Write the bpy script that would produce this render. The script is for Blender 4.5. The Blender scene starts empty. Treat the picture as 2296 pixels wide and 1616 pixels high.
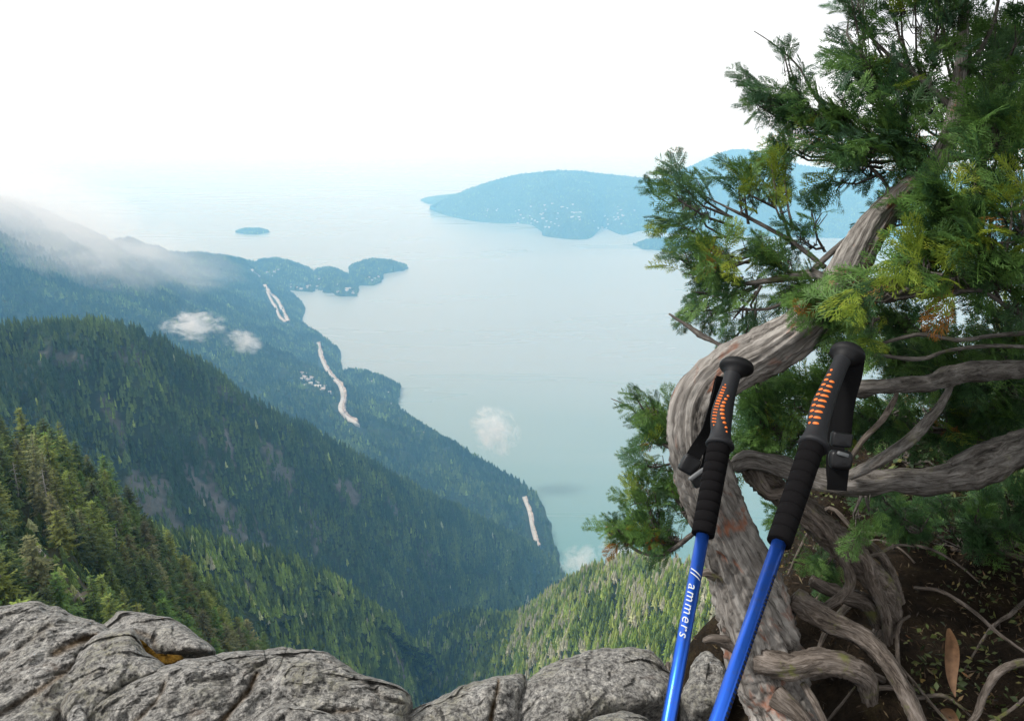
import bpy, math, random
import numpy as np
from mathutils import Vector, Matrix
from mathutils.bvhtree import BVHTree

R = math.radians
rng = np.random.default_rng(7)
random.seed(7)
sc = bpy.context.scene
col = sc.collection

# ------------------------------------------------------------------ camera
PITCH = R(16.6)
FPX = 1702.0                      # focal length in units of a 2296-wide picture
CX, CY = 1148.0, 808.0
SEA_Z = -1350.0
cam_d = bpy.data.cameras.new('camera')
cam = bpy.data.objects.new('camera', cam_d)
col.objects.link(cam)
cam_d.sensor_fit = 'HORIZONTAL'
cam_d.sensor_width = 36.0
cam_d.lens = 36.0 * FPX / 2296.0
cam_d.clip_start = 0.05
cam_d.clip_end = 200000.0
cam.location = (0, 0, 0)
cam.rotation_euler = (math.pi / 2 - PITCH, 0, 0)
sc.camera = cam

# ------------------------------------------------------------------ light
SUN_EL, SUN_AZ = R(46), R(-98)    # azimuth from +Y towards +X
world = bpy.data.worlds.new('World')
sc.world = world
world.use_nodes = True
wn = world.node_tree.nodes
wl = world.node_tree.links
wn.clear()
w_out = wn.new('ShaderNodeOutputWorld')
w_bg = wn.new('ShaderNodeBackground')
w_sky = wn.new('ShaderNodeTexSky')
w_sky.sky_type = 'NISHITA'
w_sky.sun_disc = False
w_sky.sun_elevation = SUN_EL
w_sky.sun_rotation = SUN_AZ
w_sky.altitude = 1300
w_tc = wn.new('ShaderNodeTexCoord')
w_map = wn.new('ShaderNodeMapping')
w_map.inputs['Scale'].default_value = (0.9, 0.9, 5.0)
w_noise = wn.new('ShaderNodeTexNoise')
w_noise.inputs['Scale'].default_value = 2.2
w_noise.inputs['Detail'].default_value = 5
w_ramp = wn.new('ShaderNodeValToRGB')
w_ramp.color_ramp.elements[0].position = 0.45
w_ramp.color_ramp.elements[0].color = (7.1, 7.2, 7.3, 1)
w_ramp.color_ramp.elements[1].position = 0.8
w_ramp.color_ramp.elements[1].color = (14.5, 14.4, 14.3, 1)
w_mix = wn.new('ShaderNodeMixRGB')
w_mix.inputs['Fac'].default_value = 0.93       # closed cloud cover over the clear sky
wl.new(w_tc.outputs['Generated'], w_map.inputs['Vector'])
wl.new(w_map.outputs['Vector'], w_noise.inputs['Vector'])
wl.new(w_noise.outputs['Fac'], w_ramp.inputs['Fac'])
wl.new(w_sky.outputs['Color'], w_mix.inputs['Color1'])
wl.new(w_ramp.outputs['Color'], w_mix.inputs['Color2'])
wl.new(w_mix.outputs['Color'], w_bg.inputs['Color'])
w_bg.inputs['Strength'].default_value = 0.1
wl.new(w_bg.outputs['Background'], w_out.inputs['Surface'])

sun_d = bpy.data.lights.new('sun', 'SUN')
sun_d.energy = 2.6
sun_d.angle = R(10)
sun_d.color = (1.0, 0.96, 0.9)
sun = bpy.data.objects.new('sun', sun_d)
col.objects.link(sun)
sdir = Vector((math.cos(SUN_EL) * math.sin(SUN_AZ), math.cos(SUN_EL) * math.cos(SUN_AZ), math.sin(SUN_EL)))
sun.rotation_euler = sdir.to_track_quat('Z', 'Y').to_euler()

sc.view_settings.view_transform = 'Standard'
sc.view_settings.look = 'None'
sc.view_settings.gamma = 1.0
sc.view_settings.use_curve_mapping = False
sc.view_settings.exposure = 0.6
cy = sc.cycles
cy.use_denoising = True
cy.max_bounces = 6
cy.diffuse_bounces = 3
cy.glossy_bounces = 3
cy.transmission_bounces = 3
cy.volume_bounces = 2
cy.transparent_max_bounces = 8
cy.caustics_reflective = False
cy.caustics_refractive = False
cy.volume_max_steps = 64

# ------------------------------------------------------------------ projection helpers
_F = np.array([0, math.cos(PITCH), -math.sin(PITCH)])
_U = np.array([0, math.sin(PITCH), math.cos(PITCH)])
_X = np.array([1.0, 0, 0])

def ray(u, v):
    return _F + _X * ((u - CX) / FPX) - _U * ((v - CY) / FPX)

def PD(u, v, d):                  # depth along the optical axis
    return ray(u, v) * d

def PR(u, v, r):                  # horizontal range
    d = ray(u, v)
    return d * (r / math.hypot(d[0], d[1]))

def SEA(u, v, z=SEA_Z):
    d = ray(u, v)
    return d * (z / d[2])

def px(p):                        # world points (n,3) -> picture coordinates, used only to read sizes
    p = np.atleast_2d(p)
    d = p @ _F
    return CX + FPX * (p @ _X) / d, CY - FPX * (p @ _U) / d, d

# ------------------------------------------------------------------ noise
_perm = np.random.default_rng(3).permutation(256)
_perm = np.concatenate([_perm, _perm, _perm])
_grad = np.random.default_rng(4).normal(size=(256, 3))
_grad /= np.linalg.norm(_grad, axis=1)[:, None]

def perlin(p):
    p = np.asarray(p, float)
    i = np.floor(p).astype(int)
    f = p - i
    w = f * f * f * (f * (f * 6 - 15) + 10)
    i &= 255
    out = 0
    for dx in (0, 1):
        wx = w[..., 0] if dx else 1 - w[..., 0]
        for dy in (0, 1):
            wy = w[..., 1] if dy else 1 - w[..., 1]
            for dz in (0, 1):
                wz = w[..., 2] if dz else 1 - w[..., 2]
                h = _perm[_perm[_perm[(i[..., 0] + dx) & 255] + ((i[..., 1] + dy) & 255)] + ((i[..., 2] + dz) & 255)]
                g = _grad[h]
                q = f - np.array([dx, dy, dz])
                out = out + wx * wy * wz * (g * q).sum(-1)
    return out * 1.6

def fbm(p, octv=4, lac=2.0, gain=0.5):
    p = np.asarray(p, float)
    a, s, o = 1.0, 0, 0
    for k in range(octv):
        o = o + a * perlin(p + 17.3 * k)
        p = p * lac
        a *= gain
    return o

def ridged(p, octv=4):
    p = np.asarray(p, float)
    a, o = 1.0, 0
    for k in range(octv):
        o = o + a * (1 - 2 * np.abs(perlin(p + 9.1 * k)))
        p = p * 2.0
        a *= 0.5
    return o

def sstep(a, b, x):
    t = np.clip((x - a) / (b - a), 0, 1)
    return t * t * (3 - 2 * t)

def catmull(P, n):
    P = np.asarray(P, float)
    m = len(P)
    t = np.linspace(0, m - 1, n)
    i = np.clip(t.astype(int), 0, m - 2)
    f = (t - i)[:, None]
    p0 = P[np.clip(i - 1, 0, m - 1)]
    p1 = P[i]
    p2 = P[i + 1]
    p3 = P[np.clip(i + 2, 0, m - 1)]
    return 0.5 * (2 * p1 + (p2 - p0) * f + (2 * p0 - 5 * p1 + 4 * p2 - p3) * f ** 2 + (3 * p1 - p0 - 3 * p2 + p3) * f ** 3)

# ------------------------------------------------------------------ object helpers
def tag(o, label=None, cat=None, group=None, kind=None):
    if label: o['label'] = label
    if cat: o['category'] = cat
    if group: o['group'] = group
    if kind: o['kind'] = kind
    return o

def link(name, me, mat=None, parent=None, loc=None):
    o = bpy.data.objects.new(name, me)
    col.objects.link(o)
    if mat is not None and me is not None and len(me.materials) == 0:
        me.materials.append(mat)
    if parent is not None:
        o.parent = parent
    if loc is not None:
        o.location = loc
    return o

def mesh(name, V, Fc, smooth=True, attrs=None):
    me = bpy.data.meshes.new(name)
    V = np.asarray(V, np.float32)
    if isinstance(Fc, np.ndarray) and Fc.ndim == 2:
        k = Fc.shape[1]
        me.vertices.add(len(V))
        me.vertices.foreach_set('co', V.ravel())
        me.loops.add(Fc.size)
        me.loops.foreach_set('vertex_index', Fc.astype(np.int32).ravel())
        me.polygons.add(len(Fc))
        me.polygons.foreach_set('loop_start', np.arange(0, Fc.size, k, dtype=np.int32))
        me.update(calc_edges=True)
    else:
        me.from_pydata(V.tolist(), [], Fc)
    if attrs:
        for an, av in attrs.items():
            a = me.attributes.new(an, 'FLOAT', 'POINT')
            a.data.foreach_set('value', np.asarray(av, np.float32).ravel())
    if smooth:
        me.polygons.foreach_set('use_smooth', np.ones(len(me.polygons), bool))
    me.update()
    return me

def empty(name, loc=(0, 0, 0), rot=None):
    o = bpy.data.objects.new(name, None)
    col.objects.link(o)
    o.location = loc
    o.empty_display_size = 0.1
    if rot is not None:
        o.rotation_euler = rot
    return o

def gridfaces(nr, nc, wrap=False):
    r = np.arange(nr - 1)[:, None]
    c = np.arange(nc if wrap else nc - 1)[None, :]
    c2 = (c + 1) % nc
    a = r * nc + c
    b = r * nc + c2
    d = (r + 1) * nc + c
    e = (r + 1) * nc + c2
    return np.stack([a, b, e, d], -1).reshape(-1, 4)

# ------------------------------------------------------------------ materials
class NT:
    def __init__(s, name):
        s.m = bpy.data.materials.new(name)
        s.m.use_nodes = True
        s.n = s.m.node_tree.nodes
        s.l = s.m.node_tree.links
        s.b = s.n['Principled BSDF']
        s.out = s.n['Material Output']
    def node(s, t, **kw):
        n = s.n.new(t)
        for k, v in kw.items():
            if k.startswith('i_'):
                n.inputs[k[2:].replace('_', ' ')].default_value = v
            else:
                setattr(n, k, v)
        return n
    def link(s, a, b):
        s.l.new(a, b)
    def coord(s, kind='Object', scale=(1, 1, 1), rot=(0, 0, 0)):
        tc = s.node('ShaderNodeTexCoord')
        mp = s.node('ShaderNodeMapping')
        mp.inputs['Scale'].default_value = scale
        mp.inputs['Rotation'].default_value = rot
        s.link(tc.outputs[kind], mp.inputs['Vector'])
        return mp.outputs['Vector']
    def noise(s, vec, scale, detail=4, rough=0.55, dist=0.0):
        n = s.node('ShaderNodeTexNoise')
        n.inputs['Scale'].default_value = scale
        n.inputs['Detail'].default_value = detail
        n.inputs['Roughness'].default_value = rough
        n.inputs['Distortion'].default_value = dist
        if vec is not None: s.link(vec, n.inputs['Vector'])
        return n.outputs['Fac']
    def ramp(s, fac, stops):
        r = s.node('ShaderNodeValToRGB')
        e = r.color_ramp.elements
        while len(e) < len(stops): e.new(0.5)
        for k, (p, c) in enumerate(stops):
            e[k].position = p
            e[k].color = (*c, 1) if len(c) == 3 else c
        s.link(fac, r.inputs['Fac'])
        return r.outputs['Color']
    def mix(s, fac, a, b, mode='MIX'):
        m = s.node('ShaderNodeMixRGB', blend_type=mode)
        for sock, v in ((m.inputs['Fac'], fac), (m.inputs['Color1'], a), (m.inputs['Color2'], b)):
            if isinstance(v, (int, float)): sock.default_value = v
            elif isinstance(v, tuple): sock.default_value = (*v, 1) if len(v) == 3 else v
            else: s.link(v, sock)
        return m.outputs['Color']
    def math(s, op, a, b=None, clamp=False):
        m = s.node('ShaderNodeMath', operation=op, use_clamp=clamp)
        for k, v in enumerate((a, b)):
            if v is None: continue
            if isinstance(v, (int, float)): m.inputs[k].default_value = v
            else: s.link(v, m.inputs[k])
        return m.outputs[0]
    def attr(s, name, typ='GEOMETRY'):
        a = s.node('ShaderNodeAttribute', attribute_name=name, attribute_type=typ)
        return a.outputs['Fac']
    def bump(s, h, strength=0.5, dist=0.01):
        b = s.node('ShaderNodeBump')
        b.inputs['Strength'].default_value = strength
        b.inputs['Distance'].default_value = dist
        s.link(h, b.inputs['Height'])
        s.link(b.outputs['Normal'], s.b.inputs['Normal'])
        return b
    def set(s, **kw):
        for k, v in kw.items():
            sock = s.b.inputs[k.replace('_', ' ')]
            if isinstance(v, (int, float)): sock.default_value = v
            elif isinstance(v, tuple): sock.default_value = (*v, 1) if len(v) == 3 and sock.type == 'RGBA' else v
            else: s.link(v, sock)
        return s

def mat_sea():
    t = NT('sea_water')
    v = t.coord('Object', (1, 1, 1))
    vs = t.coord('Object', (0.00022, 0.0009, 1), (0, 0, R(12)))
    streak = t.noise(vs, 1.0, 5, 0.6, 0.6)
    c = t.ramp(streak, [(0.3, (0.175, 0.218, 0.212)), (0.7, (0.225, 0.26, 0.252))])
    # teal inlet water; paler silty grey farther out also carries sky reflection in its colour
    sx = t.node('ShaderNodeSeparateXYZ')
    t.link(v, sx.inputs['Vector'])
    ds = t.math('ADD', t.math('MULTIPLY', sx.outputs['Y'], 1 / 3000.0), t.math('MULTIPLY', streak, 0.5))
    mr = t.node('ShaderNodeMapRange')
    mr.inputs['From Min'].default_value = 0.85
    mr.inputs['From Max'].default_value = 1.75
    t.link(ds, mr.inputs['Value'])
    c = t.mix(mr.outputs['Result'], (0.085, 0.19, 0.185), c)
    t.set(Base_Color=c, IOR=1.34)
    rgh = t.ramp(streak, [(0.25, (0.22,) * 3), (0.75, (0.36,) * 3)])
    t.set(Roughness=rgh)
    t.bump(t.noise(v, 0.03, 3, 0.55), 0.10, 4.0)
    return t.m

def mat_terrain(name, dark, light, rock, scale):
    t = NT(name)
    v = t.coord('Object')
    n1 = t.noise(v, scale, 6, 0.65)
    c = t.ramp(n1, [(0.3, dark), (0.7, light)])
    rk = t.attr('rock')
    n2 = t.noise(v, scale * 4, 5, 0.7)
    rc = t.ramp(n2, [(0.3, tuple(x * 0.55 for x in rock)), (0.65, rock)])
    c = t.mix(rk, c, rc)
    t.set(Base_Color=c, Roughness=0.9, Specular_IOR_Level=0.1)
    t.bump(n2, 0.8, 1.0 / scale * 0.08)
    return t.m

def mat_instfoliage(name, stops):
    """foliage of the instanced wood: colour from each tree's own 'tint' value"""
    t = NT(name)
    tint = t.attr('tint', 'INSTANCER')
    c = t.ramp(tint, stops)
    v = t.coord('Object')
    n = t.noise(v, 3.0, 3, 0.6)
    c = t.mix(0.55, c, t.ramp(n, [(0.3, (0.35,) * 3), (0.7, (1.35,) * 3)]), 'MULTIPLY')
    t.set(Base_Color=c, Roughness=0.75, Specular_IOR_Level=0.2)
    return t.m

GREENS = [(0.0, (0.012, 0.03, 0.014)), (0.35, (0.042, 0.078, 0.03)), (0.6, (0.11, 0.16, 0.045)),
          (0.8, (0.23, 0.33, 0.06)), (0.93, (0.38, 0.45, 0.11)), (1.0, (0.46, 0.44, 0.32))]

# ------------------------------------------------------------------ terrain lofts
HILLS = {}

def loft(name, rows, ns, nts, mat, amp=0.0, gully=0.0, gs=20.0, seed=0.0, rocks=(), crest_keep=0.08,
         rough=0.0, kind='structure', profile=1.0, shore=0.0):
    """rows: list of lists of 3-D key points, same count in each; grid ns along a row, nts[k] between rows."""
    R_ = [catmull(r, ns) for r in rows]
    out, T = [], []
    for k in range(len(rows) - 1):
        n = nts[k]
        ts = np.linspace(0, 1, n, endpoint=(k == len(rows) - 2))
        for t in ts:
            tt = t ** profile if k == 1 or len(rows) == 2 else t
            out.append(R_[k] * (1 - tt) + R_[k + 1] * tt)
            T.append(k + t)
    G = np.array(out)                                   # nr, ns, 3
    T = np.array(T)[:, None] * np.ones((1, ns))
    S = np.linspace(0, 1, ns)[None, :] * np.ones((len(out), 1))
    # normals
    du = np.gradient(G, axis=1)
    dv = np.gradient(G, axis=0)
    N = np.cross(du, dv)
    N /= np.linalg.norm(N, axis=2)[..., None] + 1e-9
    N *= np.sign(N[..., 2:3] + 1e-9)
    tc = 1.0 if len(rows) > 2 else 0.0                  # crest at T == 1 when a back row exists
    keep = sstep(0, crest_keep * 4, np.abs(T - tc)) * 0.85 + 0.15
    if shore:
        keep = keep * (0.12 + 0.88 * sstep(0, shore, T.max() - T))
    disp = 0
    if gully:
        q = np.stack([S * gs + 0.35 * fbm(G / 260.0, 3), T * 1.6, np.full_like(S, seed)], -1)
        disp = disp + gully * ridged(q, 4) * keep
    if amp:
        disp = disp + amp * fbm(G / (amp * 7) + seed, 5) * keep
    if rough:
        disp = disp + rough * fbm(G / (rough * 4) + seed, 3)
    G = G + N * np.asarray(disp)[..., None]
    rock = np.zeros(S.shape)
    U, V, D = px(G.reshape(-1, 3))
    U = U.reshape(S.shape); V = V.reshape(S.shape)
    for (cu, cv, ru, rv, sl, st) in rocks:              # bare outcrops: centre, half sizes, lean, strength
        w = ((U - cu - sl * (V - cv)) / ru) ** 2 + ((V - cv) / rv) ** 2
        nz = fbm(G / 30.0 + 5, 3)
        nz2 = fbm(G / 9.0 + 2, 2)
        rock = np.maximum(rock, st * sstep(1.4, 0.2, w + 1.1 * nz + 0.7 * nz2))
    me = mesh(name, G.reshape(-1, 3), gridfaces(*S.shape), True, {'rock': rock})
    o = link(name, me, mat)
    tag(o, kind=kind)
    HILLS[name] = dict(G=G, rock=rock, S=S, T=T, obj=o)
    return o

def bvh(name):
    G = HILLS[name]['G']
    return BVHTree.FromPolygons([tuple(p) for p in G.reshape(-1, 3)], gridfaces(*G.shape[:2]).tolist())

def cast(tree, u, v):
    d = Vector(ray(u, v)).normalized()
    h = tree.ray_cast(Vector((0, 0, 0)), d)
    return h[0]

def scatter(name, per_m2, avoid=None, tmin=None, tmax=None, tmargin=200):
    """random points on the hill surface by area, in or near the picture"""
    H = HILLS[name]
    G = H['G']
    a, b, c, d = G[:-1, :-1], G[:-1, 1:], G[1:, 1:], G[1:, :-1]
    ar = 0.5 * np.linalg.norm(np.cross(c - a, d - b), axis=2)
    if tmin is not None: ar = ar * (H['T'][:-1, :-1] >= tmin)
    if tmax is not None: ar = ar * (H['T'][:-1, :-1] <= tmax)
    U, V, D = px(a.reshape(-1, 3))
    vis = ((D > 1) & (U > -tmargin) & (U < 2296 + tmargin) & (V > -100) & (V < 1616 + tmargin)).reshape(ar.shape)
    ar = ar * vis
    n = int(ar.sum() * per_m2)
    p = (ar / ar.sum()).ravel()
    k = rng.choice(len(p), size=n, p=p)
    i, j = np.unravel_index(k, ar.shape)
    s, t = rng.random((2, n, 1))
    P = (a[i, j] * (1 - s) + b[i, j] * s) * (1 - t) + (d[i, j] * (1 - s) + c[i, j] * s) * t
    keep = rng.random(n) > H['rock'][i, j] * 1.15
    keep &= P[:, 2] > SEA_Z + 3
    P = P[keep]
    if avoid is not None and len(avoid):
        A = np.asarray(avoid)                           # x, y, radius
        ok = np.ones(len(P), bool)
        for x, y, r in A:
            ok &= (P[:, 0] - x) ** 2 + (P[:, 1] - y) ** 2 > r * r
        P = P[ok]
    return P

# ================================================================== THE LARGE STRUCTURE
# ---- sea
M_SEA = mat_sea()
n = 60
gx = np.linspace(-60000, 60000, n)
gy = np.linspace(-2000, 60000, n)
XX, YY = np.meshgrid(gx, gy)
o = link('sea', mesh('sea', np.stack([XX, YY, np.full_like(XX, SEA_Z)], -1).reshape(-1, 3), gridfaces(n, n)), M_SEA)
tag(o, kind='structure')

M_FAR = mat_terrain('far_hillside', (0.018, 0.032, 0.02), (0.04, 0.058, 0.03), (0.24, 0.21, 0.2), 0.006)
M_MID = mat_terrain('wooded_mountainside', (0.012, 0.02, 0.012), (0.035, 0.05, 0.024), (0.19, 0.17, 0.17), 0.02)
M_NEAR = mat_terrain('near_slope', (0.018, 0.022, 0.01), (0.05, 0.05, 0.022), (0.26, 0.22, 0.17), 0.15)

# ---- the coast range running away along the sound
coast = [(612, 632), (640, 650), (684, 690), (679, 726), (705, 745), (760, 780), (768, 815), (776, 845), (800, 915),
         (865, 947), (930, 974), (985, 987), (1040, 1012), (1120, 1058), (1190, 1096), (1228, 1152), (1248, 1205), (1258, 1250), (1264, 1310)]
crest = [(560, 590, 8000), (520, 578, 7500), (450, 570, 7000), (350, 566, 6600), (290, 538, 6200), (215, 547, 5900), (160, 515, 5600),
         (100, 478, 5400), (40, 455, 5250), (0, 446, 5150), (-60, 425, 5000), (-130, 410, 4800), (-220, 420, 4500),
         (-320, 440, 4200), (-420, 460, 3900), (-500, 490, 3600), (-560, 520, 3300), (-620, 560, 3000), (-680, 600, 2700)]
row_c = [SEA(u, v, SEA_Z - 6) for u, v in coast]
row_t = [PR(u, v, r) for u, v, r in crest]
row_m = [a * 0.55 + b * 0.45 + np.array([0, 0, -70.0]) * sstep(0, 1, 0.6) for a, b in zip(row_c, row_t)]
row_m = [np.array([m[0], m[1], max(m[2], SEA_Z + 20)]) for m in row_m]
row_b = [t + np.array([-300, 900, -500]) for t in row_t]
loft('coast_mountains', [row_b, row_t, row_m, row_c], 260, [12, 70, 70], M_FAR, gully=26, gs=16, seed=1.7, amp=16, shore=0.3)

# ---- the island across the sound
icoast = [(962, 470), (1000, 484), (1060, 497), (1120, 502), (1185, 504), (1215, 521), (1225, 532), (1315, 538), (1350, 513), (1395, 528),
          (1440, 519), (1520, 525), (1650, 530), (1850, 535), (2100, 540), (2400, 545)]
icrest = [(966, 463, 13900), (1010, 441, 13800), (1060, 421, 13700), (1110, 404, 13600), (1160, 392, 13500), (1200, 387, 13300), (1250, 383, 13200),
          (1300, 384, 13200), (1360, 391, 13300), (1420, 397, 13400), (1480, 401, 13500), (1545, 374, 14000), (1660, 335, 14500), (1800, 372, 14500), (2000, 385, 14500), (2300, 390, 14500)]
row_c = [SEA(u, v, SEA_Z - 6) for u, v in icoast]
row_t = [PR(u, v, r) for u, v, r in icrest]
row_b = [t + np.array([0, 900, -(t[2] - SEA_Z) - 5]) for t in row_t]
loft('island', [row_b, row_t, row_c], 220, [8, 80], M_FAR, gully=18, gs=9, seed=4.2, amp=22, crest_keep=0.1, profile=1.15, shore=0.2)

# ---- the main ridge across the valley
crest = [(-1000, 690, 900), (-560, 700, 950), (-190, 716, 1010), (-40, 714, 1030), (100, 716, 1060), (200, 718, 1090), (300, 729, 1130), (400, 771, 1190), (500, 841, 1260), (600, 907, 1340),
         (700, 957, 1430), (800, 1012, 1530), (900, 1072, 1640), (1000, 1123, 1760), (1100, 1173, 1890), (1190, 1225, 2010), (1235, 1270, 2070), (1262, 1316, 2100)]
base = [(-1000, 1180, 560), (-600, 1190, 600), (-250, 1200, 640), (-100, 1220, 660), (60, 1250, 690), (180, 1280, 720), (300, 1330, 760), (420, 1370, 800), (540, 1420, 850), (640, 1460, 910),
        (740, 1500, 980), (830, 1550, 1060), (920, 1590, 1160), (990, 1540, 1300), (1060, 1480, 1480), (1140, 1420, 1700), (1220, 1370, 1860), (1290, 1350, 2000)]
crest = [(u_, v_ + 22 * (1 - max(i_ - 2, 0) / 15), r_) for i_, (u_, v_, r_) in enumerate(crest)]      # the trees stand on the ground line
row_t = [PR(*c) for c in crest]
row_c = [PR(*c) for c in base]
row_b = [np.array([t[0] - 160, t[1] + 330, max(t[2] - 420, SEA_Z - 10)]) for t in row_t]
rocks = [(510, 985, 9, 55, 0.25, 1.0), (625, 1050, 40, 60, 0.5, 0.75), (345, 1120, 55, 85, 0.5, 0.7), (505, 1150, 40, 70, 0.6, 0.85), (590, 1215, 12, 60, 0.4, 1.0),
         (775, 1105, 40, 28, 0.3, 0.9), (430, 1070, 14, 60, 0.45, 0.75), (545, 880, 60, 40, 0.6, 0.5), (700, 1180, 16, 60, 0.3, 0.6), (250, 930, 18, 60, 0.4, 0.6),
         (130, 800, 70, 26, 0.3, 0.45), (880, 1130, 12, 40, 0.4, 0.6), (300, 800, 50, 25, 0.2, 0.4), (460, 1010, 12, 50, 0.3, 0.7), (960, 1260, 14, 50, 0.3, 0.5)]
rocks = [(u_, v_, a_ * 0.8, b_, s_, k_ * 0.8) for (u_, v_, a_, b_, s_, k_) in rocks]
loft('main_ridge', [row_b, row_t, row_c], 420, [20, 240], M_MID, gully=15, gs=22, seed=2.3, amp=20, rocks=rocks, profile=1.1, crest_keep=0.05)

# ---- spur below the main ridge
crest = [(-500, 1000, 330), (-150, 1060, 400), (180, 1120, 480), (300, 1170, 520), (370, 1193, 550), (450, 1203, 590), (560, 1232, 640), (640, 1246, 680), (700, 1290, 720), (780, 1340, 770),
         (850, 1400, 830), (895, 1470, 880), (925, 1545, 920), (940, 1650, 940)]
base = [(-500, 1440, 250), (-200, 1470, 290), (100, 1500, 330), (200, 1560, 350), (300, 1600, 370), (400, 1640, 390), (500, 1670, 420), (600, 1690, 450), (680, 1700, 490), (760, 1710, 540),
        (830, 1720, 600), (880, 1730, 680), (930, 1740, 780), (960, 1760, 860)]
row_t = [PR(*c) for c in crest]
row_c = [PR(*c) for c in base]
row_b = [t + np.array([60, 160, -200]) for t in row_t]
loft('spur', [row_b, row_t, row_c], 220, [16, 150], M_MID, gully=7, gs=12, seed=6.1, amp=8, profile=1.05,
     rocks=[(900, 1500, 10, 45, 0.2, 1.0), (870, 1440, 7, 30, 0.3, 0.8), (560, 1330, 12, 30, 0.5, 0.4)])

# ---- green slope on the other side of the ravine
crest = [(915, 1470, 1180), (950, 1416, 1180), (985, 1388, 1170), (1050, 1370, 1150), (1110, 1378, 1110), (1180, 1366, 1050), (1240, 1324, 960), (1330, 1275, 860), (1430, 1252, 780),
         (1560, 1268, 700), (1700, 1290, 620), (1900, 1310, 540), (2200, 1330, 460)]
base = [(918, 1620, 1040), (935, 1660, 930), (955, 1690, 820), (1000, 1720, 700), (1050, 1740, 600), (1110, 1760, 500), (1190, 1780, 420), (1290, 1790, 350), (1400, 1800, 300),
        (1530, 1810, 260), (1680, 1820, 220), (1880, 1830, 190), (2200, 1840, 160)]
row_t = [PR(*c) for c in crest]
row_c = [PR(*c) for c in base]
row_b = [t + np.array([-40, 220, -260]) for t in row_t]
loft('green_slope', [row_b, row_t, row_c], 220, [16, 150], M_MID, gully=7, gs=14, seed=8.6, amp=9, profile=1.05)

# ---- the steep slope below the ledge
crest = [(-1100, 900, 180), (-620, 930, 188), (-260, 960, 195), (-120, 985, 198), (0, 1005, 200), (90, 1022, 202), (160, 1050, 204), (230, 1105, 207), (300, 1180, 210), (380, 1265, 214), (460, 1350, 218),
         (530, 1425, 222), (600, 1500, 226), (680, 1580, 232), (760, 1680, 240)]
base = [(-1150, 1500, 80), (-700, 1530, 88), (-320, 1560, 92), (-160, 1580, 92), (0, 1600, 92), (90, 1610, 92), (160, 1620, 93), (230, 1640, 95), (300, 1660, 98), (370, 1680, 102), (440, 1700, 108),
        (500, 1720, 115), (560, 1740, 122), (630, 1760, 132), (700, 1800, 145)]
row_t = [PR(*c) for c in crest]
row_c = [PR(*c) for c in base]
row_b = [t + np.array([-6, 34, -90]) for t in row_t]
loft('near_slope', [row_b, row_t, row_c], 120, [10, 80], M_NEAR, gully=1.0, gs=9, seed=3.3, amp=2.0,
     rocks=[(130, 1300, 60, 30, 0.3, 0.8), (170, 1330, 40, 20, 0.3, 1.0)])

# ---- low islands and headlands from their shore lines
def sdf_poly(Pts, poly):
    d = np.full(len(Pts), 1e12)
    inside = np.zeros(len(Pts), bool)
    m = len(poly)
    for k in range(m):
        a, b = poly[k], poly[(k + 1) % m]
        e = b - a
        w = Pts - a
        t = np.clip((w @ e) / (e @ e), 0, 1)
        d = np.minimum(d, ((w - t[:, None] * e) ** 2).sum(1))
        c = (a[1] > Pts[:, 1]) != (b[1] > Pts[:, 1])
        with np.errstate(divide='ignore', invalid='ignore'):
            xi = a[0] + (Pts[:, 1] - a[1]) * e[0] / e[1]
        inside ^= c & (Pts[:, 0] < xi)
    return np.where(inside, 1, -1) * np.sqrt(d)

def island(name, lumps, mat, step, noise=6.0, seed=0.0):
    polys = [(np.array([SEA(u, v)[:2] for u, v in pl]), H_, L_) for pl, H_, L_ in lumps]
    allp = np.concatenate([p[0] for p in polys])
    lo, hi = allp.min(0) - 3 * step, allp.max(0) + 3 * step
    nx, ny = int((hi[0] - lo[0]) / step) + 1, int((hi[1] - lo[1]) / step) + 1
    X, Y = np.meshgrid(np.linspace(lo[0], hi[0], nx), np.linspace(lo[1], hi[1], ny))
    Q = np.stack([X.ravel(), Y.ravel()], 1)
    z = np.full(len(Q), -8.0)
    for p, H_, L_ in polys:
        s = sdf_poly(Q, p) + 24 * fbm(np.c_[Q / 110.0, np.full(len(Q), seed)], 4)
        z = np.maximum(z, np.where(s > 0, 3 + H_ * (1 - np.exp(-np.maximum(s, 0) / L_)), s * 0.3))
    z = np.maximum(z + noise * fbm(np.c_[Q / 150.0, np.full(len(Q), seed + 3)], 4) * (z > 4), -8)
    G = np.c_[Q, z + SEA_Z].reshape(ny, nx, 3)
    me = mesh(name, G.reshape(-1, 3), gridfaces(ny, nx), True, {'rock': np.zeros(nx * ny)})
    o = link(name, me, mat)
    tag(o, kind='structure')
    HILLS[name] = dict(G=G, rock=np.zeros((ny, nx)), S=np.zeros((ny, nx)), T=np.zeros((ny, nx)), obj=o)

island('peninsula', [
    ([(556, 603), (585, 622), (640, 650), (700, 655), (722, 634), (700, 610), (690, 603), (640, 590), (580, 592)], 95, 150),
    ([(690, 640), (715, 650), (735, 658), (762, 665), (797, 664), (803, 642), (796, 627), (762, 611), (705, 611)], 100, 150),
    ([(778, 622), (800, 640), (832, 640), (855, 632), (862, 614), (905, 607), (913, 601), (880, 592), (822, 592), (785, 601)], 78, 120)], M_FAR, 22, 24, 1.0)
island('headland', [([(764, 846), (800, 842), (845, 850), (885, 866), (897, 884), (884, 915), (866, 948), (800, 965), (750, 930), (748, 880)], 58, 60)], M_FAR, 12, 14, 2.0)
island('islet', [([(527, 521), (545, 525), (575, 526), (607, 521), (590, 517), (550, 516)], 30, 60)], M_FAR, 25, 3, 3.0)
island('small_island', [([(1422, 550), (1440, 559), (1500, 563), (1620, 562), (1620, 546), (1500, 541), (1450, 542)], 70, 120)], M_FAR, 25, 6, 4.0)
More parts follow.
